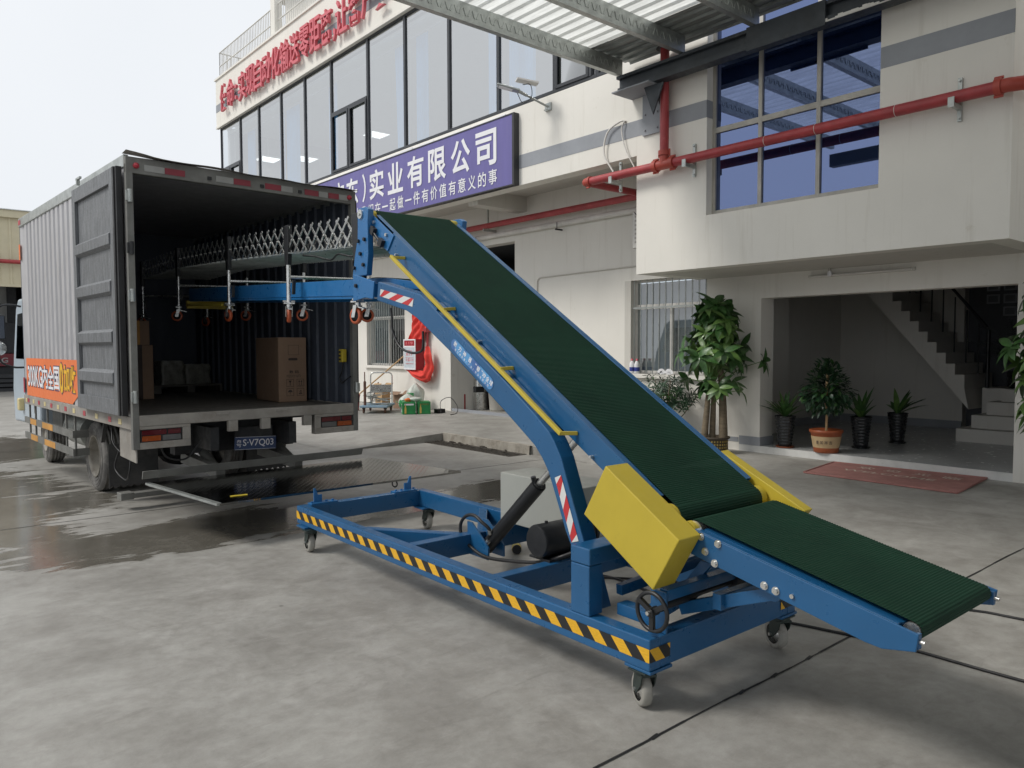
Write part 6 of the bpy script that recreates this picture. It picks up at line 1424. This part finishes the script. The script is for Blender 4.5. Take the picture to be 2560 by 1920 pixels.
def ribbed_pot(loc, label, seed, L0, n, leafm, wide=.06):
    q = thing('potted_plant', label, 'plant', loc, random.uniform(0, 6), 'potted plants in the stair entrance'); random.seed(seed)
    prof = [(.088, .012), (.09, .02)]
    for i in range(9): z = .04 + i * .046; r = .092 + .048 * (z / .45); prof += [(r, z), (r + .007, z + .012), (r + .007, z + .026), (r, z + .038)]
    prof += [(.150, .455), (.150, .468), (.138, .468), (.13, .43), (0, .43)]
    c = MB(); c.lathe(prof, n=32); c.build('pot', 'pot_black', q)
    c = MB(); c.lathe([(0, 0), (.115, 0), (.135, .022), (.128, .022), (.112, .008), (0, .008)], n=28); c.build('saucer', 'pot_orange' if seed == 21 else 'pot_black', q)
    c = MB(); c.lathe([(.129, .42), (.06, .432), (0, .436)], n=20); c.build('earth', 'soil', q)
    c = MB()
    for i in range(n):
        d = rdir(.35, .95); d = V((d.x, d.y, d.z + .25)).normalized(); l = L0 * random.uniform(.65, 1.1); leaf(c, V((d.x * .02, d.y * .02, .42 + .06 * random.random())), d, V((0, 0, 1)) - d * .2, l, wide * random.uniform(.8, 1.2), .32 * (1.3 - d.z), 0 if random.random() < .65 else 1, .3, 7)
    c.build('leaves', leafm, q, recalc=False); return q
ribbed_pot((10.30, 5.86, .1), 'strap leaved plant in a black ribbed pot beside the entrance column', 21, .40, 26, ['leaf', 'leaf_lt'])
ribbed_pot((11.02, 5.07, .1), 'drooping plant in a black ribbed pot half behind the bushy terracotta potted plant', 22, .46, 16, ['leaf', 'leaf_lt'])
ribbed_pot((12.02, 4.97, .1), 'plant with two tall striped leaves in a black ribbed pot near the stairs', 23, .44, 15, ['leaf', 'leaf_lt'], .085)
op = thing('potted_plant', 'bushy round plant in a terracotta pot with cream lettered band', 'plant', (10.24, 5.20, .1), .0, 'potted plants in the stair entrance')
c = MB(); c.lathe([(0, .0), (.15, .0), (.165, .015), (.168, .055), (.19, .20), (.205, .27), (.222, .285), (.225, .32), (.21, .325), (.195, .29), (0, .28)], n=40); c.build('pot', 'pot_orange', op)
c = MB(); c.lathe([(.1725, .075), (.202, .235)], n=40); c.build('pot_band', 'pot_cream', op, recalc=False)
c = MB(); 
for i, ch in enumerate('吉祥如意'):
    a = PI + .62 - .30 * i + .05; r = .198; P_ = V((r * math.cos(a), r * math.sin(a), .13)); t_ = V((math.sin(a), -math.cos(a), 0)); c.text(ch, P_ - t_ * .0 , t_ * -1 if (t_.cross(V((0, 0, 1)))).dot(P_) < 0 else t_, (0, 0, 1), .042, .05, .002, .01)
c.build('lettering', 'carton_ink', op, recalc=False)
c = MB(); c.lathe([(.195, .285), (0, .30)], n=20); c.build('earth', 'soil', op, recalc=False)
random.seed(31)
c = MB(); c.tube([(0, 0, .28), (.01, .0, .5), (0, .01, .75), (.01, 0, 1.1)], .018, 8); c.build('stem', 'wood', op)
c = MB(); random.seed(32)
for i in range(900):
    d = rdir(-.9, 1); u = random.random() ** .45; zc = .86; p = V((d.x * .34 * u, d.y * .34 * u, zc + d.z * (.44 if d.z > 0 else .33) * u)); p.x *= 1 - .35 * max(0, d.z); p.y *= 1 - .35 * max(0, d.z)
    dd_ = (d + rdir(-.8, .6) * .7).normalized(); leaf(c, p, dd_, V((0, 0, 1)) + rdir() * .4, random.uniform(.07, .12), random.uniform(.036, .052), .3, 0 if random.random() < .8 else 1, .2, 3)
c.build('crown', ['leaf_dk', 'leaf'], op, recalc=False)
def money_tree(loc, label, seed, H, trunks, clusters, rz=0, pot=True, spread=(.42, .42), zlo=.75):
    q = thing('money_tree', label, 'tree', loc, rz); random.seed(seed)
    if pot:
        c = MB(); c.lathe([(0, .0), (.165, .0), (.17, .02), (.195, .21), (.225, .225), (.232, .25), (.215, .252), (.18, .21), (0, .20)], n=36); po = c.build('pot', 'basket', q)
        c = MB()
        for j in range(4):
            for i in range(30):
                a = 2 * PI * i / 30; r = .176 + .020 * j / 3 + .004; z = .035 + .046 * j; t_ = V((-math.sin(a), math.cos(a), 0)); P_ = V((r * math.cos(a), r * math.sin(a), z + .014)); c.obox(P_, t_ * .011, (0, 0, .014), V((math.cos(a), math.sin(a), 0)) * .001)
        c.build('pot_weave', 'basket_y', po)
        c = MB(); c.lathe([(.19, .205), (0, .215)], n=20); c.build('earth', 'soil', q, recalc=False)
    c = MB()
    for x, y, h, r in trunks: c.tube(smooth_path([(x, y, .05), (x * .95, y * .95, h * .35), (x * .8 + .01, y * .8, h * .7), (x * .6, y * .6, h)], 5), [r * (1.15 - .45 * i / 15) for i in range(16)], 12)
    c.build('trunk', 'trunk', q)
    c = MB(); b = MB()
    for i in range(clusters):
        t = random.random(); z = zlo + (H - zlo) * t; rr = (1 - abs(t - .42) * 1.25); rr = max(.28, rr); a = random.uniform(0, 2 * PI); k = random.uniform(.35, 1.0); x, y = spread[0] * rr * k * math.cos(a), spread[1] * rr * k * math.sin(a)
        tr0 = random.choice(trunks); s0 = V((tr0[0] * .6, tr0[1] * .6, min(tr0[2], max(.5, z - .25)))); p = V((x, y, z)); b.tube([s0, s0.lerp(p, .6) + V((0, 0, .07)), p], .006, 5, cap=False)
        ax = (V((x, y, .15)).normalized() + rdir(-.4, .4) * .4).normalized(); u_ = ax.cross(V((0, 0, 1))).normalized(); v_ = ax.cross(u_); n = random.choice((5, 6, 6, 7)); L = random.uniform(.20, .32)
        mi = 0 if random.random() < .72 else 1
        for j in range(n):
            an = 2 * PI * j / n + random.uniform(-.2, .2); d = (u_ * math.cos(an) + v_ * math.sin(an) * .8 + ax * .45 + V((0, 0, -.28))).normalized(); leaf(c, p, d, ax + V((0, 0, .5)), L * random.uniform(.75, 1.1), L * random.uniform(.33, .42), random.uniform(.25, .5), mi, .25, 5)
    b.build('branch', 'leaf_lt', q); c.build('crown', ['leaf', 'leaf_lt'], q, recalc=False); return q
money_tree((9.62, 6.62, 0), 'big money tree with three bare trunks in a woven gold patterned pot', 41, 2.22, [(.10, -.09, 1.25, .062), (-.11, .10, .95, .050), (.02, .05, 1.1, .045)], 62, 0, True, (.66, .72), .80)
money_tree((9.55, 2.36, 0), 'leafy money tree cut off by the right edge, in front of the white column', 43, 2.45, [(.05, 0, 1.2, .05), (-.06, .05, 1.0, .045)], 60, .5, True, (.42, .46), .75)
sh = thing('shrub', 'dark narrow leaved shrub below the barred window beside the money tree', 'shrub', (9.72, 7.62, .0)); random.seed(51)
c = MB(); c.lathe([(0, 0), (.16, 0), (.2, .3), (.21, .3), (.19, .27), (0, .26)], n=28); c.build('pot', 'pot_black', sh)
c = MB()
for i in range(9): d = rdir(.5, 1); c.tube([(0, 0, .25), d * .35 + V((0, 0, .3)), d * .62 + V((0, 0, .45))], .008, 6)
c.build('stem', 'trunk', sh)
c = MB()
for i in range(120):
    d = rdir(-.15, 1); u = random.random() ** .4; p = V((d.x * .42 * u, d.y * .52 * u, .66 + d.z * .50 * u)); ax = (d + V((0, 0, .5)) + rdir() * .4).normalized(); s1 = ax.cross(rdir()).normalized(); s2 = ax.cross(s1)
    mi = 1 if random.random() < .12 else 0
    for j in range(9): an = j * 2.4; leaf(c, p + ax * .008 * j, (s1 * math.cos(an) + s2 * math.sin(an) + ax * (.25 + .06 * j)).normalized(), ax, random.uniform(.09, .14), .026, .3, mi, .2, 3)
c.build('crown', ['leaf_dk', 'leaf'], sh, recalc=False)
pm = thing('palm_plant', 'dark feathery palm half lost in the gloom beside the stair flight', 'plant', (14.2, 4.0, .9)); random.seed(61)
c = MB(); c.lathe([(0, 0), (.13, 0), (.16, .28), (0, .26)], n=20); c.build('pot', 'pot_black', pm)
c = MB()
for i in range(22):
    d = rdir(.3, 1); d = V((d.x, d.y, d.z + .5)).normalized(); L = random.uniform(.7, 1.3)
    for j in range(16):
        t = .25 + .75 * j / 16; p = V((0, 0, .3)) + d * L * t - V((0, 0, .35 * L * t * t)); s1 = d.cross(V((0, 0, 1))).normalized()
        for s in (-1, 1): leaf(c, p, (s1 * s + d * .6 - V((0, 0, .2))).normalized(), V((0, 0, 1)), .22 * (1.1 - t * .5), .018, .3, 0, .1, 2)
c.build('fronds', 'leaf_dk', pm, recalc=False)
# bottles and ornaments on the window sill
for y, lb in ((8.66, 'white bottle with blue label and red cap on the sill, nearer the wall corner'), (8.55, 'white bottle with blue label and red cap on the sill, right of its twin')):
    q = thing('bottle', lb, 'bottle', (10.12, y, 1.131), 0, 'bottles on the window sill'); c = MB(); c.lathe([(0, 0), (.042, 0), (.045, .01), (.045, .16), (.03, .20), (.018, .215), (.018, .225), (0, .225)], n=20); c.build('body', 'white', q)
    c = MB(); c.lathe([(.0456, .04), (.0456, .11)], n=20); c.build('bottle_label', 'bottle_blue', q, recalc=False); c = MB(); c.lathe([(.021, .222), (.021, .255), (0, .257)], n=16); c.build('cap', 'red_letter', q)
for y, lb in ((8.02, 'white shell shaped ornament on the sill, left of two'), (7.86, 'white shell shaped ornament on the sill, right of two')):
    c = MB()
    for i in range(9): a = PI * (.05 + .9 * i / 8); c.bar((0, .02 * math.cos(a), .02 * math.sin(a)), (0, .085 * math.cos(a), .02 + .075 * math.sin(a)), .012, .026)
    c.box(-.02, .02, -.04, .04, 0, .02); o = c.build('ornament', 'white', bevel=.004); o.location = (10.12, y, 1.131); tag(o, lb, 'ornament', 'ornaments on the window sill')
